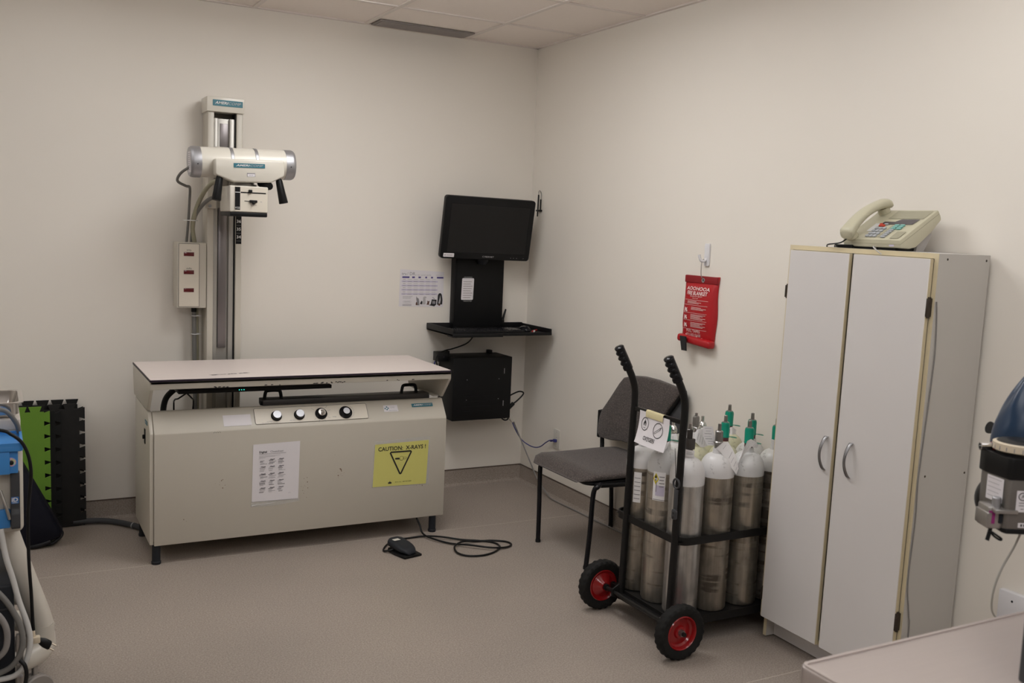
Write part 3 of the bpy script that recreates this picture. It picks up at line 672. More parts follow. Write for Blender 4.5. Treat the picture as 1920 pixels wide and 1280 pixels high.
# wall enclosure
En = thing('computer_enclosure', 'black metal computer box on the wall under the keyboard tray', 'computer box', (-.39, -.1, .45))
e = B('powder').box(-.590, -.205, -.215, -.001, .448, .820, .004)
e.m('black_m')
for k in range(5): e.box(-.52, -.30, -.2160, -.2140, .50 + k * .03, .503 + k * .03)
e.build('enclosure_body', En)
for z in (.72, .525): B('silver').box(-.258, -.254, -.2170, -.2145, z, z + .032, .0008).build('latch', En)
for x, z in ((-.50, .69), (-.29, .69), (-.50, .57), (-.29, .57)): B('silver').lathe((x, -.2145, z), -Y, [(.003, 0), (.002, .002)], 8).build('screw', En)
for x in (-.558, -.273): B('powder').box(x - .012, x + .012, -.06, -.02, .818, .842, .003).build('mounting_tab', En)
B('black').box(-.655, -.588, -.14, -.06, .790, .845, .004).m('chassis').lathe((-.62, -.141, .818), -Y, [(.006, 0), (.005, .002)], 10).build('network_switch', None, 'small black device on the left side of the computer box', 'network device')
cable('signal_cable', 'black cable drooping from the keyboard tray to the computer box', 'black', [(-.465, -.20, .968), (-.468, -.20, .94), (-.49, -.17, .90), (-.55, -.12, .865), (-.60, -.11, .852), (-.65, -.12, .83), (-.665, -.13, .80), (-.65, -.14, .75), (-.60, -.15, .70)], .004)
cable('network_cable', 'short blue cable behind the left side of the computer box', 'blue_cable', [(-.64, -.08, .80), (-.652, -.08, .77), (-.645, -.08, .72), (-.60, -.08, .66)], .0035)
cable('network_cable', 'blue network cable looping out of the right side of the computer box', 'blue_cable', [(-.21, -.10, .70), (-.196, -.10, .68), (-.192, -.10, .645), (-.198, -.10, .61), (-.21, -.10, .59)], .006)
cable('power_cable', 'black cable sticking out of the right side of the computer box', 'black', [(-.21, -.15, .555), (-.16, -.15, .580), (-.115, -.15, .595), (-.085, -.15, .588), (-.090, -.15, .570), (-.130, -.15, .535), (-.155, -.15, .520)], .0045, extra=lambda mb: mb.tube([(-.150, -.15, .524), (-.185, -.15, .492), (-.205, -.15, .47)], .012, 10))
wa = B('plate'); wa.T = Matrix.Translation((-.160, -.13, .437)) @ Matrix.Rotation(math.radians(50), 4, 'Y'); wa.box(-.038, .038, -.014, .014, -.013, .013, .006)
wa.build('power_adapter', None, 'white plug adapter hanging under the computer box', 'adapter')
cable('power_cable', 'black cable bundle coiled at the bottom of the computer box', 'black', [(-.225, -.14, .449), (-.222, -.14, .435), (-.21, -.14, .425), (-.195, -.14, .420), (-.18, -.14, .425), (-.176, -.14, .44)], .0045, extra=lambda mb: mb.tube([(-.215, -.13, .449), (-.20, -.13, .432), (-.185, -.13, .436)], .004))

# poster on the back wall
p = B('paper').prism([(-.856, 1.103), (-.575, 1.098), (-.574, 1.307), (-.852, 1.319)], (0, -.0008, 0), X, Z, .0008)
py = (0, -.0018, 0); P2 = lambda fx, fz: (-.856 + fx * .281, 1.100 + fz * .212)
def pq(m_, x0, x1, z0, z1, h=.0003):
    a, c2 = P2(x0, z0), P2(x1, z1); p.m(m_).quad(py, X, Z, a[0], c2[0], a[1], c2[1], h)
def pt(s, x, z, h, m_='ink_grey', al='LEFT', sx=1.): a = P2(x, z); p.m(m_).text(s, (a[0], -.0018, a[1]), X, Z, h, .0003, al, 0, sx)
pt('tru', .05, .91, .024); pt('/', .17, .91, .024); pt('DR', .22, .91, .026); pt('x-ray quick guide', .35, .885, .014, 'ink_lt', 'LEFT', 1.05); pt('technique', .82, .885, .010, 'ink_lt')
for x0, x1 in ((.06, .22), (.28, .34), (.42, .475), (.575, .615), (.705, .75), (.84, .99)): pq('purple', x0, x1, .795, .838)
for k in range(8):
    z = .755 - k * .058
    if k % 2: pq('lilac', .05, .86, z - .014, z + .026)
    pq('ink_grey', .075, .135, z, z + .010, .0006)
    for c_ in range(5): pq('ink_lt' if k % 2 == 0 else 'ink_grey', .18 + c_ * .137, .27 + c_ * .137, z - .002, z + .008, .0006)
for k in range(3): pq('ink_lt', .08, .30 - .02 * k, .285 - k * .028, .297 - k * .028)
p.m('ink_grey').ring(py, X, Z, [P2(a, b_) for a, b_ in circ(.185, .14, .095, .035, 20)], .0008, .0003); pq('ink_lt', .12, .25, .132, .148)
for k in range(2): pq('ink_grey', .08, .28, .060 - k * .028, .072 - k * .028)
def shape(m_, pts, h=.0005): p.m(m_).poly(py, X, Z, [P2(a, b_) for a, b_ in pts], h)
shape('ink_grey', [(.38, .05), (.46, .04), (.455, .15), (.44, .23), (.40, .26), (.385, .30), (.385, .23), (.395, .15)]); shape('brownink', [(.375, .05), (.42, .05), (.405, .14), (.38, .12)], .0007)
shape('ink_lt', [(.50, .07), (.60, .07), (.60, .17), (.59, .25), (.615, .24), (.61, .285), (.56, .29), (.54, .26), (.54, .18)]); shape('ink', [(.47, .08), (.52, .07), (.525, .15), (.50, .17)], .0007)
shape('brownink', [(.62, .06), (.68, .06), (.68, .12), (.695, .17), (.66, .155), (.635, .175), (.64, .12)])
shape('ink', [(.67, .045), (.80, .015), (.84, .06), (.85, .20), (.74, .21), (.715, .07)]); shape('ink_grey', [(.75, .09), (.82, .08), (.825, .16), (.755, .17)], .0007); shape('ink_grey', [(.75, .275), (.82, .22), (.80, .22), (.755, .25)])
shape('ink', [(.86, .06), (.98, .07), (.985, .20), (.965, .34), (.94, .385), (.90, .38), (.875, .33), (.87, .20)]); shape('ink_lt', [(.89, .10), (.93, .09), (.945, .20), (.93, .33), (.915, .24)], .0007); shape('brownink', [(.885, .04), (.93, .03), (.94, .08), (.90, .10)], .0008)
p.build('wall_poster', None, 'white chart poster with purple bars and small pet pictures on the wall', 'poster', sharp=30)

# ------------------------------------------------------------------ right wall: outlet, blanket, hook
ot = thing('outlet_plate', 'cream wall plate with a blue network plug beside the chair', 'wall plate', (-.003, -.437, .292))
B('plate').prism(rrect(-.472, -.402, .292, .410, .005, 3), (0, 0, 0), Y, Z, -.006, .0015).build('plate', ot)
for z in (.394, .362, .308): B('steel_dk').lathe((-.0058, -.437, z), -X, [(.003, 0), (.002, .0015)], 8).build('screw', ot)
cable('network_cable', 'blue network cable sagging from the computer box to the wall plate', 'blue_cable', [(-.150, -.14, .415), (-.12, -.13, .36), (-.075, -.14, .29), (-.045, -.21, .262), (-.035, -.29, .275), (-.03, -.36, .318), (-.028, -.405, .340), (-.012, -.435, .343)], .0033,
      extra=lambda mb: mb.box(-.024, -.0065, -.446, -.424, .335, .352, .002).tube([(-.02, -.395, .333), (-.016, -.425, .343)], .0055, 8))
cable('power_cable', 'grey cable running down behind the chair and along the baseboard', 'greycable', [(-.135, -.13, .41), (-.10, -.14, .33), (-.05, -.22, .16), (-.03, -.27, .075), (-.045, -.42, .022), (-.05, -.50, .006), (-.045, -.7, .006), (-.038, -.95, .006), (-.03, -1.15, .006), (-.034, -1.5, .006), (-.034, -1.95, .006)], .0042)
op = thing('outlet_plate', 'white wall plate low on the wall above the far edge of the steel table', 'wall plate', (-.003, -3.39, .33))
B('hook').box(-.024, 0, -3.46, -3.322, .34, .46, .004).build('plate', op); B('ink').lathe((-.024, -3.372, .432), -X, [(.004, 0), (.003, .002)], 10).build('screw', op)
hk = thing('wall_hook', 'white adhesive hook on the wall above the red fire blanket', 'hook', (-.006, -1.70, 1.44))
B('hook').prism(rrect(-1.722, -1.688, 1.440, 1.545, .006, 3), (0, 0, 0), Y, Z, -.009, .002).build('hook_plate', hk)
B('hook').tube([(-.006, -1.703, 1.475), (-.02, -1.702, 1.462), (-.034, -1.698, 1.466), (-.040, -1.694, 1.482), (-.041, -1.692, 1.492)], .0065, 10).build('prong', hk)
fb = thing('fire_blanket', 'red FIRE BLANKET pouch with white print hanging on the wall', 'fire blanket', (-.025, -1.68, 1.07))
g = MB().m('redfab')
rows = []
ny, nz = 15, 22
for j in range(nz + 1):
    v = j / nz; r_ = []
    for i in range(ny + 1):
        u = i / ny
        th = .006 +   .030 * (math.sin(PI * min(1, max(0, (v - .03) / .86))) ** .45 if .03 < v < .89 else 0) * (math.sin(PI * u) ** .35 if 0 < u < 1 else 0)
        yy = -1.565 - .232 * u - .006 * v + .004 * math.sin(9 * v + 1) * (1 if u in (0, 1) else 0); zz = 1.082 + .304 * v + .008 * u * v - .012 * u * (1 - v)
        r_.append(V((-.004 - th + .0015 * math.sin(23 * u + 11 * v), yy, zz)))
    rows.append(r_)
full = [r_ + [V((-.002, p.y, p.z)) for p in reversed(r_)] for r_ in rows]
g.rings(full); g.build('pouch', fb, sharp=70)
def FB(u, v):
    th = .0075 + .030 * (math.sin(PI * min(1, max(0, (v - .03) / .86))) ** .45) * (math.sin(PI * u) ** .35)
    return V((-.004 - th - .0026, -1.565 - .232 * u - .006 * v, 1.082 + .304 * v + .008 * u * v - .012 * u * (1 - v)))
def fbt(s, u, v, h, sx=1., bo=0.):
    n0 = len(pr.bm.verts); pr.text(s, FB(u + .05, v), -Y, Z, h, .0002, 'CENTER', 0, sx, bo); fbc(n0)
def fbc(n0):                                           # let the print follow the pouch
    pr.bm.verts.ensure_lookup_table()
    for q in pr.bm.verts[n0:]:
        v_ = (q.co.z - 1.082) / .304; u_ = (-1.565 - q.co.y - .006 * v_) / .232; q.co.x = FB(min(.97, max(.03, u_)), min(.97, max(.03, v_))).x + .0012
pr = MB().m('pinkprint')
def fbq(u0, u1, v, h=.0012):
    u0 += .05; u1 += .05; a, b_ = FB(u0, v), FB(u1, v); mid = FB((u0 + u1) / 2, v); x = min(a.x, b_.x, mid.x) - .001
    n0 = len(pr.bm.verts)
    for k in range(8): pr.quad((x, 0, 0), -Y, Z, -a.y + (a.y - b_.y) * k / 8, -a.y + (a.y - b_.y) * (k + 1) / 8, a.z, a.z + h)
    fbc(n0)
fbt('AOOHOOA', .43, .815, .023, 1.35, .02); fbt('FIRE BLANKET', .43, .747, .0245, .95, .025)
fbt('CE Standard EN 1869:1997', .43, .702, .0085, .95); fbt('INSTRUCTIONS', .42, .672, .006)
fbq(.07, .80, .645); fbq(.07, .80, .567); fbq(.06, .80, .447); fbq(.06, .80, .332); fbq(.05, .80, .195)
for v_, n, u0 in ((.625, 3, .18), (.535, 3, .33), (.425, 5, .33), (.305, 5, .33)):
    for q in range(n): fbq(u0, u0 + .30 + .14 * ((q * 5 + n) % 3) / 2, v_ - q * .0165, .0018)
for v_ in (.49, .375, .255):
    n0 = len(pr.bm.verts); pr.poly(FB(.21, v_) - X * .0012, -Y, Z, [(-.016, -.008), (-.010, -.012), (-.006, -.002), (.004, -.010), (.012, -.006), (.006, .004), (.010, .010), (-.002, .008), (-.012, .012)]); fbc(n0)
fbt('PULL TAPES', .40, .178, .0185, 1.05, .01); fbt('TO RELEASE', .40, .118, .0185, 1.05, .01)
for u_ in (.20, .70):
    c_ = FB(u_, .045); pr.poly(V((c_.x - .004, c_.y, c_.z + .012)), -Y, Z, [(-.0045, .014), (-.0045, 0), (-.0095, 0), (0, -.012), (.0095, 0), (.0045, 0), (.0045, .014)])
for u_ in (.37, .53):
    c_ = FB(u_, .045); pr.poly(V((c_.x - .004, c_.y, c_.z + .012)), -Y, Z, [(-.006, .008), (.001, .002), (-.003, -.008), (.006, -.002), (.008, .010), (.002, .012)])
pr.build('printing', fb, 'white printing')
B('redfab_dk').box(-.0165, -.001, -1.802, -1.566, 1.358, 1.393, .004).build('top_hem', fb)
h_ = B('redfab'); h_.T = Matrix.Translation((-.026, -1.682, 1.088)) @ Matrix.Rotation(math.radians(3.5), 4, 'X'); h_.box(-.022, .020, -.125, .115, -.018, .018, .012, 3); h_.build('bottom_hem', fb)
w_ = B('webbing'); w_.rings([[V((-.056 - .004 * a, -1.628 - .02 * a + b_, 1.105 - .066 * a)) + V((c_, 0, 0)) for b_, c_ in ((.018 - .004 * a, 0), (.018 - .004 * a, -.006), (-.026 + .006 * a, -.006), (-.026 + .006 * a, 0))] for a in (0, .25, .5, .8, 1)])
w_.build('pull_tape', fb, 'black pull tape')
B('silver').lathe((-.0166, -1.703, 1.374), -X, [(.0055, 0), (.0055, .002), (.0105, .002), (.011, .0005), (.011, -.001)], 24, cap=False).build('grommet', fb)
B('ink').poly((-.0168, -1.703, 1.374), -Y, Z, circ(0, 0, .0055, n=16)).build('grommet_hole', fb)
B('steel_dk').tube([(-.020, -1.703, 1.374), (-.026, -1.702, 1.388), (-.030, -1.700, 1.40), (-.033, -1.702, 1.43), (-.032, -1.702, 1.455), (-.026, -1.703, 1.472), (-.018, -1.704, 1.466)], .0018, 8).build('hanging_wire', fb)

# ------------------------------------------------------------------ chair
ch = thing('visitor_chair', 'grey-brown upholstered chair with black legs beside the oxygen cart', 'chair', (-.28, -1.33, 0))
s = MB().m('fabric')
rows = []
for k in range(15):                                   # seat pad, front to back, with a waterfall front edge
    t = k / 14; x = -.555 + .495 * t
    zt = .462 - .050 * max(0, 1 - t / .16) ** 2 - .006 * math.sin(PI * t) + .004 * t
    zb = .418 + .004 * t
    w0 = .262 - .055 * max(0, 1 - t / .12) ** 2 - .03 * max(0, (t - .75) / .25) ** 2
    R_ = []
    for q in range(28):
        a = 2 * PI * q / 28; c_, n_ = math.cos(a), math.sin(a)
        yy = -1.335 + w0 * math.copysign(abs(c_) ** .45, c_); zz = (zt + zb) / 2 + (zt - zb) / 2 * math.copysign(abs(n_) ** .55, n_)
        R_.append(V((x, yy, zz)))
    rows.append(R_)
s.rings(rows); s.build('seat', ch, sharp=80)
B('black').prism(rrect(-.525, -.06, -1.59, -1.09, .05, 5), (0, 0, .404), X, Y, .016, .005).build('seat_pan', ch)
def leg(pts): return B('black_gl').tube(pts, .0118, 12).m('black').lathe(pts[-1], Z, [(.0135, 0), (.0135, .012), (.012, .016)], 12)
leg([(-.46, -1.10, .405), (-.50, -1.115, .395), (-.514, -1.13, .36), (-.512, -1.133, .18), (-.511, -1.135, 0)]).build('leg', ch)
leg([(-.46, -1.60, .412), (-.485, -1.612, .405), (-.498, -1.600, .37), (-.497, -1.585, .18), (-.497, -1.566, 0)]).build('leg', ch)
leg([(-.10, -1.075, .41), (-.055, -1.072, .39), (-.042, -1.07, .34), (-.026, -1.066, .16), (-.020, -1.064, 0)]).build('leg', ch)
leg([(-.10, -1.60, .41), (-.055, -1.60, .39), (-.042, -1.60, .34), (-.026, -1.60, .16), (-.020, -1.60, 0)]).build('leg', ch)
for y in (-1.09, -1.60): B('black').tube([(-.49, y, .408), (-.30, y, .402), (-.07, y, .406)], .0115, 10).build('side_rail', ch)
B('black').tube([(-.16, -1.075, .41), (-.10, -1.055, .43), (-.085, -1.035, .50), (-.078, -1.02, .60), (-.075, -1.012, .64)], .0115, 12).build('back_post', ch)
B('black').tube([(-.16, -1.60, .41), (-.10, -1.61, .43), (-.085, -1.615, .50), (-.068, -1.62, .60), (-.062, -1.62, .64)], .0115, 12).build('back_post', ch)
BO = lambda y, z: V((-.088 + .048 * (z - .5) / .35 - .0 + .25 * (y + 1.33) ** 2 * -.12, y, z))
padc = [(-1.052, .500), (-1.028, .520), (-1.022, .565), (-1.024, .615), (-1.036, .645), (-1.088, .715), (-1.150, .805), (-1.180, .838), (-1.25, .856), (-1.34, .866), (-1.45, .866), (-1.56, .858), (-1.630, .850), (-1.648, .838), (-1.600, .765), (-1.545, .690), (-1.50, .600), (-1.46, .545), (-1.40, .522), (-1.25, .520), (-1.15, .505)]
def pad(mname, poly, d0, d1, b, nm, label=None):
    mb = B(mname); cy_ = sum(p[0] for p in poly) / len(poly); cz_ = sum(p[1] for p in poly) / len(poly)
    lay = [(d0, 1), (d1 * .35 + d0 * .65, 1 + b * .4), (d1 * .7 + d0 * .3, 1), (d1 * .92 + d0 * .08, 1 - b), (d1, 1 - 2.4 * b), (d1 * 1.02, .6), (d1 * 1.03, .25), (d1 * 1.03, .02)]
    mb.rings([[BO(cy_ + (p[0] - cy_) * k, cz_ + (p[1] - cz_) * k) + V((-d, 0, 0)) for p in poly] for d, k in lay]); return mb.build(nm, ch, label, sharp=75)
pad('fabric', padc, 0, .030, .02, 'backrest')
shell = [(-1.05, .505), (-1.03, .56), (-1.03, .62), (-1.09, .715), (-1.16, .80), (-1.20, .835), (-1.34, .855), (-1.50, .852), (-1.64, .842), (-1.66, .80), (-1.66, .62), (-1.60, .55), (-1.45, .52), (-1.25, .51)]
pad('dkgrey', shell, -.022, -.001, .01, 'back_shell', 'dark grey plastic back shell')
B('black').tube([BO(p[0], p[1]) + V((-.012, -.004, 0)) for p in [(-1.655, .842), (-1.60, .765), (-1.545, .690), (-1.50, .600)]], .010, 10).build('edge_trim', ch)
B('black').box(-.105, -.058, -1.032, -1.008, .492, .640, .006).build('back_bracket', ch)

# ------------------------------------------------------------------ oxygen cart
CX, CY = [-.585, -.44, -.285, -.14], [-2.085, -2.230, -2.375]
CR, CB = .0670, .112
ct = thing('cylinder_cart', 'black two-wheeled cart holding oxygen cylinders beside the white cabinet', 'cart', (-.38, -2.24, 0))
UY = (-2.098, -2.420)
for y in UY:
    B('frame').tube([(-.668, y, .075), (-.662, y, .40), (-.656, y, .80), (-.653, y, .90), (-.656, y, .955), (-.672, y, 1.00), (-.695, y, 1.042), (-.712, y, 1.07)], .0145, 16).build('upright', ct)
    a, b_ = V((-.694, y, 1.036)), V((-.747, y, 1.128)); ax = b_ - a; L_ = ax.length; ax.normalize()
    n_ = V((-ax.z, 0, ax.x))
    g = MB().m('black_gl'); RR = []
    for k in range(34):
        t = k / 33; o_ = a + ax * (L_ * t); r0 = .0195 if t < .93 else .0195 * math.sqrt(max(0, 1 - ((t - .93) / .07) ** 2)) + .0008
        w_ = .0032 * (math.sin(t * 2 * PI * 4.5) if .12 < t < .85 else 0)
        RR.append([o_ + (Y * math.cos(2 * PI * j / 18) + n_ * math.sin(2 * PI * j / 18)) * (r0 + (w_ if math.sin(2 * PI * j / 18) > .3 else 0)) for j in range(18)])
    g.rings(RR); g.build('handle_grip', ct)
B('frame').box(-.662, -.652, UY[1], UY[0], .866, .884, .002).build('crossbar', ct)
def plate_holes(mb, z0, z1, rad, x0, x1, y0, y1):
    # flat plate with a round hole per cylinder: one ring of faces per cell, top and bottom
    xs = [x0] + [(CX[i] + CX[i + 1]) / 2 for i in range(3)] + [x1]; ys = [y1] + [(CY[i] + CY[i + 1]) / 2 for i in range(2)] + [y0]
    for i in range(4):
        for j in range(3):
            cx_, cy_ = CX[i], CY[j]; sq, ho = [], []
            for k in range(32):
                a = 2 * PI * k / 32; c_, s_2 = math.cos(a), math.sin(a); ex = (xs[i + 1] - cx_) if c_ > 0 else (cx_ - xs[i]); ey = (ys[j] - cy_) if s_2 > 0 else (cy_ - ys[j + 1])
                t = min(ex / max(1e-6, abs(c_)), ey / max(1e-6, abs(s_2)))
                sq.append((cx_ + c_ * t, cy_ + s_2 * t)); ho.append((cx_ + c_ * rad, cy_ + s_2 * rad))
            mb.rings([[V((*p, z1)) for p in sq], [V((*p, z1)) for p in ho], [V((*p, z0)) for p in ho], [V((*p, z0)) for p in sq]], cap=False)
sh = B('frame'); plate_holes(sh, .418, .422, .0690, -.658, -.068, -2.447, -2.014)
sh.prism(rrect(-.662, -.064, -2.451, -2.010, .045, 6), (0, 0, .402), X, Y, .001) if False else None
def rim(mb, z0, z1, x0, x1, y0, y1, r, th):
    o_ = rrect(x0, x1, y0, y1, r, 6); i_ = rrect(x0 + th, x1 - th, y0 + th, y1 - th, max(.004, r - th), 6)
    mb.rings([[V((*p, z0)) for p in o_], [V((*p, z1)) for p in o_], [V((*p, z1)) for p in i_], [V((*p, z0)) for p in i_]], loop=True)
rim(sh, .404, .434, -.664, -.062, -2.4535, -2.008, .05, .006); sh.build('middle_shelf', ct)
bs = B('frame').box(-.660, -.068, -2.447, -2.014, CB - .008, CB - .001, .002); rim(bs, .082, CB + .002, -.664, -.062, -2.4535, -2.008, .008, .006)
bs.box(-.69, -.655, -2.44, -2.08, .082, .10, .003)
bs.build('base_tray', ct)
B('frame').cyl((-.70, -1.965, .105), (-.70, -2.560, .105), .0085, n=16).build('axle', ct)
for y in UY: B('frame').prism([(-.715, .09), (-.66, .075), (-.655, .14), (-.68, .14), (-.715, .12)], (0, y + .004, 0), X, Z, .008, .001).build('axle_bracket', ct)
for yc in (-1.998, -2.528):
    wh = thing_part = bpy.data.objects.new('wheel', None)
    w_ = MB().m('tyre'); n_ = 96; prof_ = [(.066, -.018), (.078, -.024), (.094, -.024), (.103, -.018), (.1055, -.008), (.1055, .008), (.103, .018), (.094, .024), (.078, .024), (.066, .018)]
    RR = []
    for r_, h in prof_:
        RR.append([V((-.70 + math.cos(2 * PI * k / n_) * (r_ - (.0030 if r_ > .1 and (k + (2 if h > 0 else 0)) % 4 < 2 else 0)), yc + h, .1055 + math.sin(2 * PI * k / n_) * (r_ - (.0030 if r_ > .1 and (k + (2 if h > 0 else 0)) % 4 < 2 else 0)))) for k in range(n_)])
    w_.rings(RR, cap=False)
    bpy.data.objects.remove(wh)
    wo = w_.build('wheel', ct)
    c_ = V((-.70, yc, .1055))
    hb = B('hub')
    if yc < -2.2: hb.lathe(c_, -Y, [(.0665, -.018), (.0665, .018), (.063, .021), (.060, .018), (.057, .002), (.050, -.004), (.026, .000), (.022, .008), (.001, .008)], 40)
    else: hb.lathe(c_, -Y, [(.0665, -.018), (.0665, .018), (.063, .020), (.058, .014), (.050, .010), (.028, .024), (.018, .034), (.001, .034)], 40)
    hb.build('hub', wo)
    (B('valve').lathe(c_, -Y, [(.013, .004), (.013, .016), (.011, .022), (.001, .023)], 20) if yc < -2.2 else B('black').lathe(c_, -Y, [(.014, .03), (.014, .045), (.010, .047), (.001, .047)], 16)).build('hub_cap', wo)
for y in (-2.06, -2.41):
    B('tyre').lathe((-.13, y, .028), Y, [(.027, -.010), (.028, -.006), (.028, .006), (.027, .010)], 24).build('caster', ct)
    B('frame').box(-.155, -.105, y - .016, y + .016, .054, .086, .002).build('caster_fork', ct)
B('dkgrey').tube([(-.674, -2.423 + .018 * math.sin(t * PI / 4), .643 + .018 * math.cos(t * PI / 4)) for t in range(8)], .004, 8, loop=True).build('strap_ring', ct)
B('frame').tube([(-.676, -2.405, .775), (-.674, -2.41, .72), (-.674, -2.416, .666)], .0012, 6).tube([(-.676, -2.44, .765), (-.674, -2.44, .72), (-.674, -2.434, .666)], .0012, 6).build('strap_wire', ct)
B('dkgrey').box(-.678, -.673, -2.438, -2.416, .525, .622, .002).build('strap', ct)
bk = B('dkgrey').prism(rrect(-2.440, -2.414, .505, .545, .008, 3), (-.673, 0, 0), -Y * -1, Z, -.010, .002); bk.m('ink').poly((-.6835, 0, 0), -Y, Z, circ(2.427, .531, .005, n=10), .0002).poly((-.6835, 0, 0), -Y, Z, circ(2.427, .514, .005, n=10), .0002); bk.build('strap_buckle', ct)

# sign taped to the cart crossbar
sg = thing('oxygen_sign', 'white OXYGEN sign with flame symbol taped to the cart crossbar', 'sign', (-.67, -2.26, .75))
so = V((-.665, -2.160, .878)); su = V((0, -1, -.0)).normalized()
p = MB().m('paper'); sw, shh = .193, .126
def SG(u, v):      # u 0..1 across, v 0..1 down; the sheet curls outwards at its lower edge
    return so + V((-.004 - .026 * v * v - .006 * math.sin(PI * u) * v, 0, 0)) - Y * (sw * u + .006 * v) - Z * (shh * v + .004 * u)
NU, NV = 10, 12
R0 = [[SG(i / NU, j / NV) for i in range(NU + 1)] for j in range(NV + 1)]
p.rings([r_ + [q + V((.0006, 0, 0)) for q in reversed(r_)] for r_ in R0])
def sgp(pts, m_='ink'):
    nv = len(p.bm.verts); p.m(m_); nf = len(p.bm.faces)
    p.bm.faces.new([p.bm.verts.new(SG(a, b_) + V((-.0012, 0, 0))) for a, b_ in pts]); p._fin(nv, nf)
def sgring(cx_, cy_, rx, ry, w):
    for k in range(32):
        a, b_ = 2 * PI * k / 32, 2 * PI * (k + 1) / 32
        sgp([(cx_ + math.cos(t) * rx * f, cy_ + math.sin(t) * ry * f) for t, f in ((a, 1), (b_, 1), (b_, 1 - w), (a, 1 - w))])
sgring(.225, .37, .125, .205, .10); sgring(.68, .44, .155, .235, .09)
sgp([(.19, .42), (.178, .36), (.195, .30), (.215, .26), (.222, .21), (.235, .27), (.255, .30), (.268, .36), (.258, .42), (.24, .43), (.245, .37), (.225, .33), (.21, .38), (.208, .43)]); sgp([(.19, .478), (.26, .478), (.26, .49), (.19, .49)])
def line2(x0, y0, x1, y1, w):
    d = V((x1 - x0, y1 - y0)).normalized(); n_ = V((-d.y, d.x)) * w
    sgp([(x0 + n_.x, y0 + n_.y), (x1 + n_.x, y1 + n_.y), (x1 - n_.x, y1 - n_.y), (x0 - n_.x, y0 - n_.y)])
for f in (-1, 1): line2(.585 + .012 * f, .545 + .018 * f, .715 + .010 * f, .40 + .018 * f, .005)
line2(.57, .53, .60, .565, .006); line2(.705, .385, .745, .345, .007); line2(.725, .42, .762, .365, .007); line2(.742, .345, .78, .315, .010)
t0 = len(p.bm.verts)
p.m('ink').text('OXYGEN', (0, 0, 0), X, Y, 1, 0, 'CENTER', 0, .78, .014); p.bm.verts.ensure_lookup_table()
for v_ in p.bm.verts[t0:]: v_.co = SG(.46 + v_.co.x * .118, .785 - v_.co.y * .17) + V((-.0014, 0, 0))
for k, x in enumerate((.435, .615)):               # serifs
    for yy in (.725, .842): sgp([(x - .022, yy), (x + .022, yy), (x + .022, yy + .008), (x - .022, yy + .008)])
p.build('sheet', sg, sharp=80)
tp = MB().m('tape'); tp.rings([[SG(u, 0) + V((-.0020 + dx, 0, dz)) for u in (.23, .5, .80)] + [SG(u, 0) + V((-.0028 + dx, 0, dz)) for u in (.80, .5, .23)] for dx, dz in ((.012, .0095), (.004, .0105), (-.001, .004), (-.0015, -.018))]); tp.build('masking_tape', sg, 'strip of yellowed masking tape', sharp=80)

# cylinders
def strip(mb, pts, wv, m_='paper_w', lines=0, lm='ink_grey', h=.0008):
    mb.m(m_); P_ = [V(q) for q in pts]; W_ = [V(w) * 1.35 for w in (wv if isinstance(wv, list) else [wv] * len(P_))]
    mb.rings([[a - w / 2, a + w / 2, a + w / 2 + V((0, 0, .0006)), a - w / 2 + V((0, 0, .0006))] for a, w in zip(P_, W_)])
    for k in range(lines):
        t = (k + .7) / (lines + .4) * (len(P_) - 1); i = min(int(t), len(P_) - 2); f = t - i
        c_ = P_[i].lerp(P_[i + 1], f); w = W_[i].lerp(W_[i + 1], f); d = (P_[i + 1] - P_[i]).normalized(); n_ = w.cross(d).normalized()
        if n_.dot(V((-.45, -.8, .4))) < 0: n_ = -n_
        a, b_ = random.uniform(-.42, -.2), random.uniform(.1, .42); q = n_ * (h + .0006); th = random.uniform(.0008, .0018)
        nv, nf = len(mb.bm.verts), len(mb.bm.faces); mb.m(random.choice([lm, 'ink_grey', 'ink_lt']))
        mb.bm.faces.new([mb.bm.verts.new(z) for z in (c_ + w * a + q, c_ + w * b_ + q, c_ + w * b_ + d * th + q, c_ + w * a + d * th + q)]); mb._fin(nv, nf); mb.m(m_)
    return mb
def arcband(mb, c, r, a0, a1, z0, z1, m_='paper_w', n=10, flare=0., tilt=0.):
    mb.m(m_); R_ = []
    for k in range(n + 1):
        a = math.radians(a0 + (a1 - a0) * k / n); e_ = V((math.cos(a), math.sin(a), 0)); t = tilt * (k / n - .5)
        R_.append([c + e_ * r + Z * (z0 + t), c + e_ * (r + flare) + Z * (z1 + t), c + e_ * (r + flare + .0007) + Z * (z1 + t), c + e_ * (r + .0007) + Z * (z0 + t)])
    return mb.rings(R_)
SH = dict(w=(.515, 'dome_w'), g=(.528, 'dome_g'), y=(.45, 'dome_y'), b=(.535, 'dome_b'), w2=(.534, 'dome_w'))
def cyl_base(i, j, alu, dome, label, dh=0.):
    x, y = CX[i], CY[j]
    o = thing('oxygen_cylinder', label, 'gas cylinder', (x, y, CB), 'oxygen cylinders on the cart')
    c = V((x, y, CB)); z1, dm = SH[dome]
    B(ALU[alu]).lathe(c, Z, [(.055, 0), (.063, .002), (CR, .010), (CR, z1 + .01)], 48).build('body', o)
    pr_ = [(CR - .001, z1 - .001), (CR + .0004, z1)]
    for k in range(12):
        a = k / 11 * PI / 2 * .93; pr_.append((CR * .26 + CR * .745 * math.cos(a), .547 + .070 * math.sin(a) + dh))
    pr_ += [(.021, .624 + dh), (.0195, .636 + dh)]
    B(dm).lathe(c, Z, pr_, 48).build('shoulder', o)
    return o, c + Z * dh
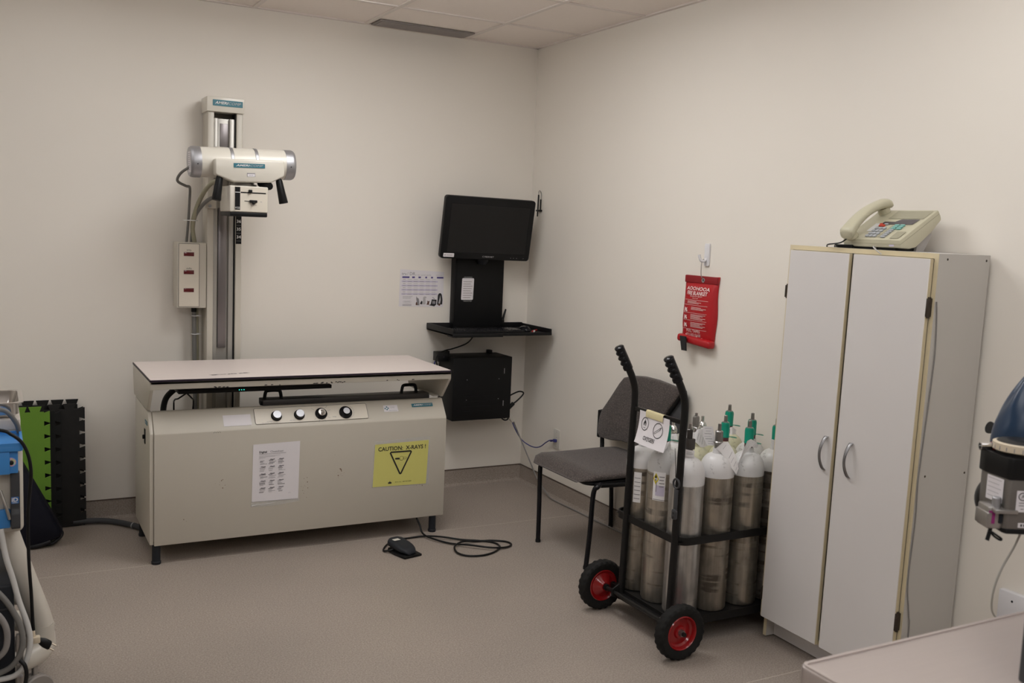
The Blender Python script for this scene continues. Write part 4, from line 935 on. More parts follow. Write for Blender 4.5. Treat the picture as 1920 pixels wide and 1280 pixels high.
def valve_post(o, c, kind):
    if kind == 'green':
        B('maroon').lathe(c + Z * .634, Z, [(.0165, 0), (.0170, .022)], 20).build('neck_band', o)
        B('valve').lathe(c + Z * .655, Z, [(.014, 0), (.014, .060), (.0075, .062), (.0070, .086), (.005, .088), (.001, .088)], 16).build('valve', o)
        g = B('green_cap').lathe(c + Z * .652, Z, [(.0195, 0), (.0190, .004), (.0180, .006), (.0185, .052), (.0165, .060), (.011, .063), (.0105, .058)], 24, cap=False)
        g.tube([c + V((.012, -.012, .655)), c + V((.028, -.028, .652)), c + V((.042, -.026, .650)), c + V((.034, -.018, .653)), c + V((.016, -.010, .654))], .0012, 6)
        g.build('valve_seal', o, 'bright green plastic seal')
    elif kind == 'dark':
        v_ = B('valve_dk').lathe(c + Z * .632, Z, [(.015, 0), (.0155, .018), (.014, .020)], 16)
        v_.box(c.x - .0165, c.x + .0165, c.y - .0165, c.y + .0165, CB + .648, CB + .690, .003).lathe(c + Z * .690, Z, [(.012, 0), (.0125, .034), (.010, .036)], 6).build('valve', o)
        B('valve').lathe(c + Z * .724, Z, [(.006, 0), (.006, .022), (.001, .023)], 10).build('valve_stem', o)
    elif kind == 'chrome':
        B('valve').lathe(c + Z * .632, Z, [(.016, 0), (.0155, .02), (.019, .024), (.019, .028), (.0155, .032), (.0155, .070), (.013, .073), (.007, .074), (.007, .1), (.001, .101)], 24).build('valve', o)
    elif kind == 'nut':
        B('chrome').lathe(c + Z * .632, Z, [(.013, 0), (.013, .030), (.021, .036), (.0225, .050), (.019, .062), (.014, .064)], 24).build('valve', o)
        B('valve').lathe(c + Z * .696, Z, [(.0145, 0), (.015, .036), (.012, .042), (.006, .043), (.006, .054), (.001, .055)], 6).build('valve_stem', o)
    elif kind == 'small':
        B('chrome').lathe(c + Z * .632, Z, [(.013, 0), (.013, .016), (.017, .022), (.0175, .036), (.012, .050), (.0065, .054), (.0065, .076), (.001, .077)], 24).build('valve', o)
# near side row
o, c = cyl_base(0, 2, 0, 'w', 'cleanest oxygen cylinder, with dark valve and white collar tag, beside the right cart upright'); valve_post(o, c, 'dark')
t = arcband(MB(), c, .027, 205, 275, .622, .650, n=8, flare=.004, tilt=-.004); t.m('ink_grey')
arcband(t, c, .0312, 215, 262, .634, .6365, 'ink_lt', 6); arcband(t, c, .0316, 215, 250, .641, .643, 'ink_lt', 6); strip(t, [c + V((-.02, -.002, .640)), c + V((-.032, .004, .646)), c + V((-.045, .012, .640))], V((.004, .006, .018))); t.build('collar_tag', o)
m_ = arcband(MB(), c + Z * 0, .0645, 212, 238, .5485, .5505, 'ink_grey', 6, 0, -.012); arcband(m_, c, .0650, 212, 238, .5425, .5435, 'ink_lt', 6, 0, -.012); m_.build('stamped_marks', o)
o, c = cyl_base(1, 2, 1, 'w2', 'stained oxygen cylinder with long white tag draped down its shoulder', .006); valve_post(o, c, 'chrome')
t = MB(); strip(t, [c + V((-.030, -.02, .640)), c + V((-.014, -.024, .652)), c + V((.006, -.028, .645)), c + V((.022, -.044, .615)), c + V((.036, -.056, .585)), c + V((.050, -.062, .552))], [V((.014, -.004, .012)), V((.02, -.006, .02)), V((.026, .0, .028)), V((.028, .010, .030)), V((.026, .012, .026)), V((.014, .008, .014))], lines=9)
strip(t, [c + V((-.012, .030, .64)), c + V((-.020, .036, .675)), c + V((-.026, .040, .715))], [V((.02, -.012, 0)), V((.030, -.018, 0)), V((.024, -.014, 0))], lines=7); t.build('hanging_tag', o)
arcband(MB(), c, .0635, 228, 250, .557, .561, 'ink', 5, 0, -.004).build('stamped_marks', o)
o, c = cyl_base(2, 2, 2, 'g', 'oxygen cylinder with green seal and wide white tag spread to its left'); valve_post(o, c, 'green')
t = MB(); strip(t, [c + V((.026, -.024, .640)), c + V((.0, -.030, .652)), c + V((-.028, -.022, .640)), c + V((-.050, -.022, .610)), c + V((-.066, -.024, .585))], [V((.010, .004, .008)), V((.016, .0, .012)), V((.02, -.008, .05)), V((.022, -.01, .085)), V((.010, -.006, .04))], lines=12); t.build('hanging_tag', o)
o, c = cyl_base(3, 2, 4, 'b', 'black-smeared oxygen cylinder with green seal, half hidden by the cabinet side'); valve_post(o, c, 'green')
t = MB(); arcband(t, c, .027, 190, 285, .624, .658, n=8, flare=.006, tilt=-.008); arcband(t, c, .034, 215, 262, .640, .642, 'ink_lt', 6); t.build('collar_tag', o)
# middle row
o, c = cyl_base(0, 1, 3, 'g', 'oxygen cylinder with a yellow diamond hazard label, framed between the cart uprights'); valve_post(o, c, 'green')
t = MB(); q0 = c; arcband(t, q0, CR + .0006, 196, 238, .420, .535, 'paper_w', 10)
for k in range(4): arcband(t, q0, CR + .0016, 218, 235 - 2 * (k % 2), .515 - k * .013, .5185 - k * .013, 'ink_grey', 5)
arcband(t, q0, CR + .0014, 206, 236, .440, .482, 'lilac', 6); arcband(t, q0, CR + .0016, 199, 238, .4235, .4255, 'ink_grey', 8)
arcband(t, q0, CR + .0016, 207, 209.5, .455, .495, 'ink_grey', 3)
def cpoly(mb, c, r, a0, z0, pts, m__):
    mb.m(m__); nv, nf = len(mb.bm.verts), len(mb.bm.faces)
    mb.bm.faces.new([mb.bm.verts.new(c + V((math.cos(math.radians(a0) + a / r) * r, math.sin(math.radians(a0) + a / r) * r, z0 + z))) for a, z in pts]); mb._fin(nv, nf)
cpoly(t, c, CR + .0020, 206, .507, [(-.0125, 0), (0, .024), (.0125, 0), (0, -.024)], 'hazard'); cpoly(t, c, CR + .0028, 206, .513, [(-.003, -.004), (-.004, .002), (0, .011), (.004, .002), (.003, -.004)], 'ink'); cpoly(t, c, CR + .0028, 206, .503, circ(0, 0, .003, n=8), 'ink')
t.build('hazard_label', o, 'white hazard label with a yellow diamond')
t = MB(); strip(t, [c + V((.02, .0, .640)), c + V((-.01, -.028, .640)), c + V((-.03, -.03, .63)), c + V((-.052, -.020, .618))], [V((.0, .01, .016)), V((.01, .0, .02)), V((.012, .016, .02)), V((.012, .02, .012))], lines=4); t.build('hanging_tag', o)
o, c = cyl_base(1, 1, 3, 'y', 'yellow-shouldered oxygen cylinder with a tall grey valve behind the cleanest one', .004); valve_post(o, c, 'nut')
t = MB(); strip(t, [c + V((-.036, .012, .652)), c + V((-.010, -.026, .662)), c + V((.018, -.030, .650)), c + V((.044, -.024, .632))], [V((.0, .0, .026)), V((.008, .0, .04)), V((.006, -.004, .058)), V((-.016, .004, .018))], lines=7); t.build('hanging_tag', o)

o, c = cyl_base(2, 1, 2, 'y', 'yellow-shouldered oxygen cylinder with a green seal behind the one with the draped tag', -.006); valve_post(o, c, 'green')
o, c = cyl_base(3, 1, 2, 'b', 'oxygen cylinder with a green seal hidden behind the wide spread tag', -.004); valve_post(o, c, 'green')
# wall-side row
o, c = cyl_base(0, 0, 2, 'w', 'oxygen cylinder behind the OXYGEN sign next to the left cart upright', -.02); valve_post(o, c, 'small')
t = MB(); arcband(t, c, CR + .0006, 205, 232, .395, .52, 'paper_w', 8)
for k in range(6): arcband(t, c, CR + .0014, 208, 229, .41 + k * .017, .4125 + k * .017, 'ink_grey', 5)
t.build('printed_label', o)
o, c = cyl_base(1, 0, 3, 'w', 'oxygen cylinder mostly hidden behind the right cart upright by the wall', -.01); valve_post(o, c, 'small')
t = MB(); strip(t, [c + V((-.03, .0, .636)), c + V((.0, -.03, .640)), c + V((.032, -.01, .636))], V((0, .004, .02)), lines=2); t.build('collar_tag', o)
o, c = cyl_base(2, 0, 1, 'y', 'oxygen cylinder with a small round chrome valve beside the wall', -.002); valve_post(o, c, 'small')
t = MB(); strip(t, [c + V((-.034, .0, .640)), c + V((-.005, -.026, .648)), c + V((.028, -.018, .642))], [V((0, .004, .02)), V((.004, .006, .022)), V((.006, .006, .012))], lines=2); t.build('collar_tag', o)
o, c = cyl_base(3, 0, 2, 'y', 'oxygen cylinder with the tallest standing green seal beside the wall', .006); valve_post(o, c, 'green')
t = MB(); strip(t, [c + V((-.022, -.012, .624)), c + V((.0, -.024, .630)), c + V((.03, -.016, .622))], [V((0, .004, .024)), V((.004, .006, .026)), V((.006, .006, .014))], lines=2); t.build('collar_tag', o)

# ------------------------------------------------------------------ cabinet, phone
Cb = thing('storage_cabinet', 'tall white two-door cabinet with cream edges against the wall', 'cabinet', (-.13, -2.82, 0))
def panel(x0, x1, y0, y1, z0, z1, m_, front=True):
    return MB().m(m_).box(x0, x1, y0, y1, z0, z1).m('edging').box(x0 - .0012, x0 + .0002, y0, y1, z0, z1)
for ya, yb_ in ((-3.160, -3.144), (-2.516, -2.500)):
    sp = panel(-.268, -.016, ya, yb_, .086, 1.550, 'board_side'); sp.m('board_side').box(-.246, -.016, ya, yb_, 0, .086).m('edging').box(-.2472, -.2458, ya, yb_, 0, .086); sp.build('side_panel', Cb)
panel(-.268, -.016, -3.144, -2.516, 1.533, 1.550, 'board').build('top_panel', Cb); panel(-.268, -.016, -3.144, -2.516, .088, .104, 'board').build('bottom_panel', Cb)
B('board').box(-.024, -.016, -3.144, -2.516, .094, 1.533).build('back_panel', Cb)
B('board').box(-.205, -.190, -3.144, -2.516, .0, .078).build('plinth', Cb)
def door(y0, y1, hy, hz0, hz1, hinge_y, hs):
    d = MB().m('board').box(-.288, -.2715, y0, y1, .092, 1.531, .0008, 1).m('edging').box(-.287, -.2725, y0 - .0010, y0 + .0002, .093, 1.530).box(-.287, -.2725, y0, y1, 1.5305, 1.5318).box(-.287, -.2725, y1 - .0002, y1 + .001, .093, 1.53)
    d = d.build('door', Cb)
    hm = MB().m('handle'); P_ = []
    n = 18; RR = []
    for k in range(n + 1):
        t = k / n; z = hz0 + (hz1 - hz0) * t; b_ = math.sin(PI * t) ** .75
        wd = .0085 - .0030 * math.sin(PI * t); tk = .0040 if .06 < t < .94 else .005
        cxx = -.2885 - .028 * b_ - .003
        RR.append([V((cxx + tk * math.cos(2 * PI * j / 12), hy + wd * math.sin(2 * PI * j / 12), z)) for j in range(12)])
    hm.rings(RR); hm.build('handle', d)
    for z0, z1 in hs:
        hg = B('hinge').box(-.2895, -.268, hinge_y - .004, hinge_y + .004, z0, z1, .002).cyl((-.279, hinge_y, z0 - .004), (-.279, hinge_y, z1 + .004), .0055, n=12)
        hg.build('hinge', d)
door(-2.808, -2.522, -2.780, .748, .872, -2.514, [(1.352, 1.398), (.16, .206)])
door(-3.1435, -2.828, -2.896, .748, .872, -3.148, [(1.345, 1.405), (.285, .345)])
for x, z in ((-.226, 1.532), (-.034, 1.532), (-.230, .815), (-.032, .812)): B('hinge').lathe((x, -3.1601, z), -Y, [(.0042, 0), (.0030, .0012), (.001, .0014)], 10).build('screw', Cb)
cable('phone_cable', 'thin grey cable hanging down the side of the white cabinet', 'greycable', [(x, -3.1540 - .0113 * z, z) for x, z in [(-0.262, 1.395), (-0.254, 1.34), (-0.246, 1.24), (-0.247, 1.16), (-0.252, 1.05), (-0.256, 0.98), (-0.262, 0.86), (-0.265, 0.8), (-0.259, 0.69), (-0.261, 0.6), (-0.265, 0.5), (-0.262, 0.43), (-0.244, 0.34), (-0.236, 0.28), (-0.238, 0.012)]], .0021)
Cb.rotation_euler.x = math.radians(.65); Cb.location.y += .009; Cb.location.z += .0036   # the old cabinet leans a little
Ph = thing('desk_phone', 'beige desk phone with red and teal keys on top of the white cabinet', 'phone', (-.16, -2.87, 1.551))
py0, pw = -2.748, .248
fx, fz = -.248, 1.588
ex = V((.176, 0, .108)).normalized(); en = V((-ex.z, 0, ex.x)); su = -Y
body = [(-.246, 1.562), (-.252, 1.586), (-.249, 1.5885), (-.074, 1.697), (-.058, 1.676), (-.054, 1.664), (-.10, 1.618), (-.17, 1.566), (-.20, 1.560)]
b_ = B('phone').prism([(a, c_) for a, c_ in body], (0, py0, 0), X, Z, pw, .004, 2); b_.build('phone_body', Ph)
B('phone_dk').prism([(-.2495, 1.5735), (-.2480, 1.5725), (-.068, 1.6835), (-.0685, 1.6850)], (0, py0 + .0006, 0), X, Z, pw + .0012).build('seam', Ph)
B('phone_grey').prism([(-.135, 1.590), (-.060, 1.668), (-.075, 1.600), (-.105, 1.5515), (-.145, 1.5515)], (0, py0 - .03, 0), X, Z, pw - .05, .003).build('stand', Ph)
B('black').box(-.235, -.13, py0 - pw + .03, py0 - .012, 1.5512, 1.563, .003).build('foot', Ph)
def FP(u, e): return V((fx, py0, fz)) + su * u + ex * e + en * .0022
f = MB().m('phone_dk').quad(FP(.088, 0), su, ex, 0, .148, .140, .196, .0006)
f.m('lcd').poly(FP(0, 0), su, ex, [(.086, .100), (.220, .100), (.226, .135), (.150, .135), (.135, .118), (.090, .118)], .0012)
f.m('phone_dk').quad(FP(0, 0), su, ex, .196, .233, .006, .052, .001).quad(FP(0, 0), su, ex, .140, .150, .012, .094, .0006)
MB().m('white').quad(FP(0, 0), su, ex, .062, .084, .05, .105, .0007).build('number_card', Ph)
MB().m('lilac').quad(V((fx - .0045, py0, 1.566)), su, Z, .206, .226, .0, .006, .0006).build('front_badge', Ph)
f.build('face_inlay', Ph)
def key(u, e, w, d, m_, nm='key'):
    a = FP(u, e); k = MB().m(m_); k.prism(rrect(0, w, 0, d, min(w, d) * .2, 2), a, su, ex, .0055, .001, 1); k.build(nm, Ph)
for r_ in range(4):
    for c_ in range(3): key(.088 + c_ * .0165, .010 + r_ * .0175, .013, .012, 'key')
for r_ in range(8): key(.156 + .002 * (r_ % 1), .008 + r_ * .0112, .019, .0078, 'keyteal' if r_ > 4 else 'key')
for r_ in range(5, 8): key(.180, .008 + r_ * .0112, .018, .0078, 'keyteal')
key(.090, .083, .024, .009, 'keyred', 'red_key'); key(.086, .0945, .012, .0055, 'keyred', 'red_key'); key(.106, .0945, .016, .0055, 'key')
hs = MB().m('phone'); RR = []
for k in range(25):
    t = k / 24; e_ = -.022 + .232 * t; n_ = .020 + .026 * math.sin(PI * min(1, t * 1.0)) ** .8
    tk = .0135 + .0075 * (abs(2 * t - 1) ** 3); wd = .0265 + .004 * abs(2 * t - 1) ** 2
    if k in (0, 24): tk *= .72; wd *= .8
    c_ = V((fx, py0, fz)) + su * .038 + ex * e_ + en * (n_ + .006)
    RR.append([c_ + su * (wd * math.copysign(abs(math.cos(2 * PI * j / 20)) ** .6, math.cos(2 * PI * j / 20))) + en * (tk * math.copysign(abs(math.sin(2 * PI * j / 20)) ** .7, math.sin(2 * PI * j / 20))) for j in range(20)])
hs.rings(RR); hs = hs.build('handset', Ph, sharp=60)
for e_ in (.004, .182):
    c_ = V((fx, py0, fz)) + su * .038 + ex * e_ + en * .002; B('phone').lathe(c_, en, [(.020, 0), (.022, .008), (.020, .022)], 24).build('earpiece', hs)
B('black').tube([(-.268, py0 - .034, 1.588), (-.285, py0 - .020, 1.572), (-.286, py0 + .03, 1.565), (-.27, py0 + .055, 1.562), (-.25, py0 + .075, 1.556), (-.235, py0 + .085, 1.553)], .0026, 8).build('handset_cord', Ph)
cc = []
for k in range(140):
    t = k / 139; a = 2 * PI * 14 * t; cc.append(V((-.258 + .01 * t, py0 + .028 - .075 * t, 1.5585 - 0)) + V((math.cos(a) * .0065, 0, math.sin(a) * .0065)))
B('black').tube(cc, .0019, 6, smooth=False).build('coiled_cord', Ph)
B('whitecable').tube([(-.225, py0 - .13, 1.556), (-.262, py0 - .15, 1.563), (-.285, py0 - .17, 1.560), (-.291, py0 - .190, 1.550), (-.2845, py0 - .205, 1.538)], .0022, 8).build('line_cord', Ph)

# ------------------------------------------------------------------ steel table and the anaesthesia unit behind it
St = thing('steel_table', 'brushed stainless steel examination table in the near right corner', 'table', (-1.1, -4.6, 0))
tb = B('steel').prism(rrect(-1.822, -.45, -4.95, -4.198, .012, 4), (0, 0, .868), X, Y, .032, .004, 3)
tb.m('steel_dk').prism(rrect(-1.80, -.48, -4.93, -4.22, .01, 3), (0, 0, .845), X, Y, .022)
tb.build('table_top', St)
rm = B('steel'); rim(rm, .899, .9022, -1.820, -.452, -4.948, -4.200, .012, .006); rm.build('raised_rim', St)
for x, y in ((-1.72, -4.30), (-1.72, -4.85), (-.55, -4.30), (-.55, -4.85)): B('steel_dk').lathe((x, y, 0), Z, [(.022, 0), (.022, .02), (.019, .022), (.019, .846)], 20).build('leg', St)
B('dkgrey').box(-1.552, -1.30, -4.60, -4.386, .9025, 1.030, .006).build('equipment_case', None, 'dark grey equipment box standing on the steel table', 'equipment box')

A = thing('anaesthesia_machine', 'grey anaesthesia vaporiser unit with a blue breathing bag by the right wall', 'anaesthesia machine', (-1.1474, -4.0666, 0))
AO = V((-1.1474, -4.0666, 1.0947)); AR, AD = V((.8814, -.4722, 0)), V((.4722, .8814, 0))
AM = Matrix((AR, AD, Z)).transposed().to_4x4(); AM.translation = AO
def AB(n): mb = B(n); mb.T = AM; return mb
v_ = AB('vap'); v_.prism([(.0, 0), (.005, -.006), (.10, -.006), (.106, 0), (.106, .085), (-.012, .085), (-.012, .062), (0, .0)], (0, 0, -.088), X, Y, .105, .003); v_.build('vaporiser_body', A)
v_ = AB('black').prism([(-.002, -.002), (.003, -.009), (.103, -.009), (.109, -.002), (.109, .09), (-.016, .09), (-.016, .064)], (0, 0, .014), X, Y, .046, .004); v_.build('vaporiser_top', A)
AB('black').prism([(-.002, 0), (.003, -.009), (.103, -.009), (.109, 0), (.109, .088), (-.002, .088)], (0, 0, -.096), X, Y, .010, .003).build('vaporiser_base', A)
d = AB('dialcream').lathe((.043, .040, .066), Z, [(.050, 0), (.054, .002), (.054, .016), (.049, .018), (.001, .018)], 48); d.m('black').lathe((.043, .040, .0842), Z, [(.047, 0), (.044, .002), (.001, .0026)], 40)
d.m('ink_grey')
for k in range(22): a = 2 * PI * k / 22; d.box(.043 + math.cos(a) * .0542 - .0006, .043 + math.cos(a) * .0542 + .0006, .040 + math.sin(a) * .0542 - .0006, .040 + math.sin(a) * .0542 + .0006, .069, .077)
d.build('concentration_dial', A); AB('black').lathe((.043, .040, .058), Z, [(.046, 0), (.046, .010)], 36).build('dial_neck', A)
l = AB('paper').quad((0, -.0064, 0), X, Z, .018, .098, -.050, -.006, .0008)
l.m('ink').ring((.031, -.0072, -.018), X, Z, circ(0, 0, .0095, .0085, 20), .0018, .0004); l.text('K', (.031, -.0072, -.018), X, Z, .013, .0004, 'CENTER', .3)
l.text('W', (.043, -.0072, -.0165), X, Z, .013, .0004, 'LEFT', 0, 1, .01)
for a, b_, c_ in ((.043, .095, -.0275), (.024, .09, -.032), (.024, .034, -.0375), (.044, .09, -.0375), (.028, .034, -.0445), (.048, .085, -.0445)): l.m('ink_grey').quad((0, -.0072, 0), X, Z, a, b_, c_, c_ + .0018, .0004)
l.build('maker_label', A)
l = AB('paper').quad((0, -.0064, 0), X, Z, .026, .088, -.082, -.072, .0008)
for k in range(9): l.m('ink').quad((0, -.0072, 0), X, Z, .031 + k * .006, .0345 + k * .006, -.0798, -.0745, .0004)
l.build('serial_label', A)
sv = V((.012, -.062, 0)).normalized()      # along the unit's left face
l = AB('paper').quad(V((-.0127, .062, 0)), sv, Z, .006, .056, -.038, .012, .0008)
for k in range(5): l.m('ink_lt').quad(V((-.0135, .062, 0)), sv, Z, .010, .050 - .006 * (k % 2), .006 - k * .009, .0075 - k * .009, .0004)
l.build('instruction_label', A)
def BK(n): mb = B(n); mb.T = AM @ Matrix.Translation((.028, 0, .004)) @ Matrix.Diagonal((.86, 1, 1, 1)); return mb
c = BK('steel_dk').box(-.068, -.010, .004, .05, -.094, -.048, .004).box(-.060, -.006, -.012, .006, -.058, -.050, .002).box(-.072, -.060, .0, .05, -.090, -.060, .002)
c.m('chassis').box(-.042, -.016, .0025, .0045, -.082, -.062, .002); c.build('mounting_bracket', A)
BK('silver').lathe((-.046, .012, -.05), Z, [(.0095, 0), (.0095, .019), (.0075, .021), (.001, .021)], 20).build('bracket_screw', A)
BK('magenta').quad((0, .0036, 0), X, Z, -.066, -.051, -.083, -.056, .0006).build('magenta_sticker', A)
k_ = BK('black').tube([(-.050, .018, -.092), (-.053, .016, -.105), (-.058, .014, -.121)], .0045, 10).tube([(-.053, .012, -.101), (-.040, .006, -.108), (-.030, .004, -.114), (-.034, .004, -.116), (-.046, .008, -.110)], .0022, 8, loop=True); k_.build('locking_lever', A)
AB('black').lathe((.040, .075, -.050), V((-.2, -1, 0)), [(.052, -.03), (.055, -.024), (.055, 0), (.050, .008), (.001, .012)], 40).build('absorber_cap', A)
bg = AB('bag_blue'); RR = []; n_ = 48
for k in range(30):
    t = k / 29; zc = .245 - .235 * t
    if t < .12: r0 = .015 + .003 * (t / .12)
    else: u_2 = (t - .12) / .88; r0 = .018 + .064 * math.sin(PI * min(1, u_2 * 1.03) * .62) ** 1.1 * (1 if u_2 < .8 else math.sqrt(max(.02, 1 - ((u_2 - .8) / .2) ** 2)))
    fold = .10 * max(0, 1 - abs(t - .25) / .3)
    RR.append([V((.130 + r0 * (1 + fold * math.cos(7 * a + 1)) * math.cos(a), .165 + .85 * r0 * (1 + fold * math.cos(7 * a + 1)) * math.sin(a), zc)) for a in [2 * PI * j / n_ for j in range(n_)]])
bg.rings(RR); bg.build('breathing_bag', A, 'blue rubber breathing bag', sharp=80)
AB('bag_blue').lathe((.130, .165, .205), Z, [(.0185, 0), (.0205, .002), (.0205, .008), (.0185, .010)], 28, cap=False).build('bag_collar', A)
AB('steel_dk').lathe((.130, .165, .24), Z, [(.012, 0), (.012, .012), (.009, .014), (.009, .17), (.0105, .171), (.0105, .18)], 20).build('bag_mount', A)
AB('redplas').lathe((.014, .075, .066), V((-1, 0, -.05)), [(.010, -.02), (.0115, .0), (.010, .014), (.008, .015)], 20).build('outlet_fitting', A, 'red fitting')
AB('chrome').lathe((-.002, .075, .0655), V((-1, 0, -.0)), [(.0085, 0), (.0085, .022), (.006, .0225), (.006, .01)], 20).build('chrome_outlet', A, 'chrome outlet pipe')
AB('black').lathe((.112, .245, .064), V((-1, -.1, .30)), [(.008, 0), (.009, .018), (.0135, .034), (.0135, .037), (.001, .037)], 20).m('dkgrey').lathe((.112, .245, .064), V((-1, -.1, .30)), [(.0138, .0345), (.0140, .036), (.0138, .0375)], 20, cap=False).build('pressure_gauge', A)
AB('steel_dk').cyl((.20, .11, -.02), (.20, .11, .44), .012, n=20).build('stand_post', A)
AB('tube_clear').tube([(.075, .06, -.095), (.068, .07, -.14), (.055, .09, -.20), (.058, .12, -.26), (.08, .16, -.32), (.12, .2, -.36)], .0024, 10).build('gas_tube', A)
p_ = AB('steel_dk'); p_.cyl((.20, .11, -1.10), (.20, .11, -.02), .014, n=20); p_.build('stand_pole', A)
p_ = AB('dkgrey')
for k in range(5): a = 2 * PI * k / 5; p_.box(.075 - .013, .075 + .013, .11, .11 + .001, -1.10, -1.099) if False else p_.tube([(.20, .11, -1.06), (.20 + math.cos(a) * .14, .11 + math.sin(a) * .14, -1.075), (.20 + math.cos(a) * .25, .11 + math.sin(a) * .25, -1.092)], .013, 8)
p_.build('stand_base', A)

# ------------------------------------------------------------------ trolley at the left edge
Tr = thing('dental_trolley', 'beige wheeled trolley with a blue control panel at the left edge', 'trolley', (-3.1, -1.85, 0))
hb = B('trolley'); hb.box(-3.50, -2.866, -2.0, -1.62, .575, .842, .018, 4).box(-3.49, -2.870, -1.86, -1.62, .83, .869, .003); hb.build('trolley_cabinet', Tr)
B('trolley_top').box(-3.50, -2.868, -1.86, -1.60, .868, .906, .006, 3).build('worktop', Tr)
bl = B('blue').prism(rrect(-3.45, -2.866, -2.055, -1.862, .012, 4), (0, 0, .842), X, Y, .018, .004); rim(bl, .858, .868, -3.45, -2.866, -2.055, -1.862, .012, .008)
bl.box(-3.45, -2.880, -2.040, -2.0, .772, .842, .004).box(-3.45, -2.902, -2.052, -2.0, .772, .842, .004); bl.build('blue_panel', Tr)
dl = B('dial').lathe((-2.8985, -2.0405, .808), -Y, [(.0135, -.002), (.0135, .0006), (.001, .0008)], 28).build('pressure_dial', Tr)
B('black').lathe((-2.8985, -2.041, .807), -Y, [(.0068, 0), (.0066, .008), (.004, .010), (.001, .010)], 20).build('dial_knob', dl)
B('dkgrey').prism([(-2.030, .772), (-2.030, .66), (-2.040, .645), (-2.044, .605), (-2.034, .597), (-2.0, .597), (-2.0, .772)], (-2.9015, 0, 0), Y, Z, .0255, .003, 2).build('handle', Tr)
bd = B('blue_dk').prism(rrect(-2.9000, -2.8795, .676, .697, .002, 2), (0, -2.0305, 0), X, Z, .001); bd.m('white').text('iD', (-2.8905, -2.0318, .688), X, Z, .017, .0004, 'CENTER', 0, 1.1, .03).quad((0, -2.0318, 0), X, Z, -2.897, -2.883, .6785, .6800, .0004); bd.build('badge', Tr)
B('blue').box(-3.45, -2.903, -2.02, -2.0, .597, .655, .004).build('lower_panel', Tr)
B('steel_dk').tube([(-2.93, -2.03, .72), (-2.915, -2.04, .67), (-2.905, -2.035, .63)], .005, 8).build('instrument', Tr)
lg = B('trolley').tube([(-2.925, -1.90, .60), (-2.896, -1.905, .50), (-2.862, -1.91, .39), (-2.828, -1.918, .285), (-2.815, -1.920, .235)], .034, 20); lg.build('leg', Tr)
bt = B('trolley').tube([(-3.45, -2.03, .150), (-3.0, -2.02, .152), (-2.90, -2.005, .155), (-2.842, -1.975, .160), (-2.815, -1.93, .165), (-2.808, -1.88, .165), (-2.812, -1.78, .16), (-2.85, -1.66, .15), (-3.0, -1.6, .15), (-3.45, -1.6, .15)], .034, 20)
bt.lathe((-2.8145, -1.920, .17), Z, [(.0345, 0), (.0345, .07)], 20); bt.build('base_tube', Tr)
B('trolley').tube([(-2.99, -1.70, .27), (-2.85, -1.74, .27)], .025, 16).build('cross_tube', Tr)
for x, y in ((-2.842, -2.00), (-2.86, -1.66)):
    cs = B('caster').lathe((x, y, .055), V((.5, -.87, 0)), [(.050, -.022), (.054, -.018), (.054, -.003), (.050, -.002), (.050, .002), (.054, .003), (.054, .018), (.050, .022)], 32).m('steel_dk').cyl((x, y, .06), (x, y, .135), .009, n=12); cs.build('caster', Tr)
for k, (m_, pts, r_) in enumerate((('beigehose', [(-2.930, -2.03, .60), (-2.918, -2.05, .52), (-2.900, -2.06, .45), (-2.884, -2.07, .38), (-2.862, -2.08, .305), (-2.856, -2.085, .25), (-2.868, -2.09, .195), (-2.89, -2.09, .16), (-2.94, -2.08, .145), (-3.1, -2.07, .15)], .0085),
                                 ('greycable', [(-3.0, -2.07, .47), (-2.95, -2.08, .43), (-2.915, -2.09, .385), (-2.885, -2.095, .32), (-2.876, -2.10, .26), (-2.892, -2.10, .21), (-2.925, -2.09, .175), (-3.0, -2.08, .155)], .0085),
                                 ('beigehose', [(-3.0, -2.10, .40), (-2.95, -2.11, .37), (-2.924, -2.115, .33), (-2.918, -2.115, .285), (-2.93, -2.11, .24), (-2.98, -2.1, .20)], .009))):
    B('whitecable' if k == 0 else 'greyhose' if k == 1 else 'greycable').tube(pts, r_, 12).build('hose', Tr)
pc = B('black').tube([(-3.05, -2.06, .925), (-2.93, -2.06, .912), (-2.898, -2.06, .897), (-2.870, -2.06, .871), (-2.853, -2.06, .83), (-2.846, -2.06, .78), (-2.849, -2.055, .73), (-2.856, -2.05, .64), (-2.855, -2.04, .50), (-2.849, -2.02, .38), (-2.846, -2.02, .29), (-2.843, -2.02, .25)], .0052, 12)
pcord = pc.build('power_cord', Tr)
B('dialcream').lathe((-2.8475, -2.022, .262), V((.002, 0, -.035)), [(.008, 0), (.008, 1)], 12).box(-2.849, -2.826, -2.036, -2.012, .222, .243, .004).build('cord_tag', pcord)
pl = B('black'); pl.rings([[V((-2.842, -2.02, .236)) + ax_ * d_ + (V((.42, 0, .9)).normalized() * math.cos(2 * PI * j / 14) * h_ + Y * math.sin(2 * PI * j / 14) * w_) for j in range(14)] for ax_ in (V((.82, -.1, -.56)).normalized(),) for d_, h_, w_ in ((0, .006, .006), (.012, .008, .008), (.026, .013, .010), (.034, .015, .010), (.050, .015, .010), (.054, .012, .009))])
pl.m('brass'); ax_ = V((.82, -.1, -.56)).normalized()
for s_3 in (-1, 1): q = V((-2.842, -2.02, .236)) + ax_ * .05 + V((.42, 0, .9)).normalized() * .008 * s_3; pl.tube([q, q + ax_ * .02], .0028, 6, smooth=False)
pl.build('plug', pcord)
B('black').tube([(-2.885, -2.10, .205), (-2.872, -2.11, .19), (-2.868, -2.115, .16), (-2.876, -2.115, .12), (-2.895, -2.11, .09), (-2.93, -2.1, .07)], .006, 10).build('short_cord', Tr)
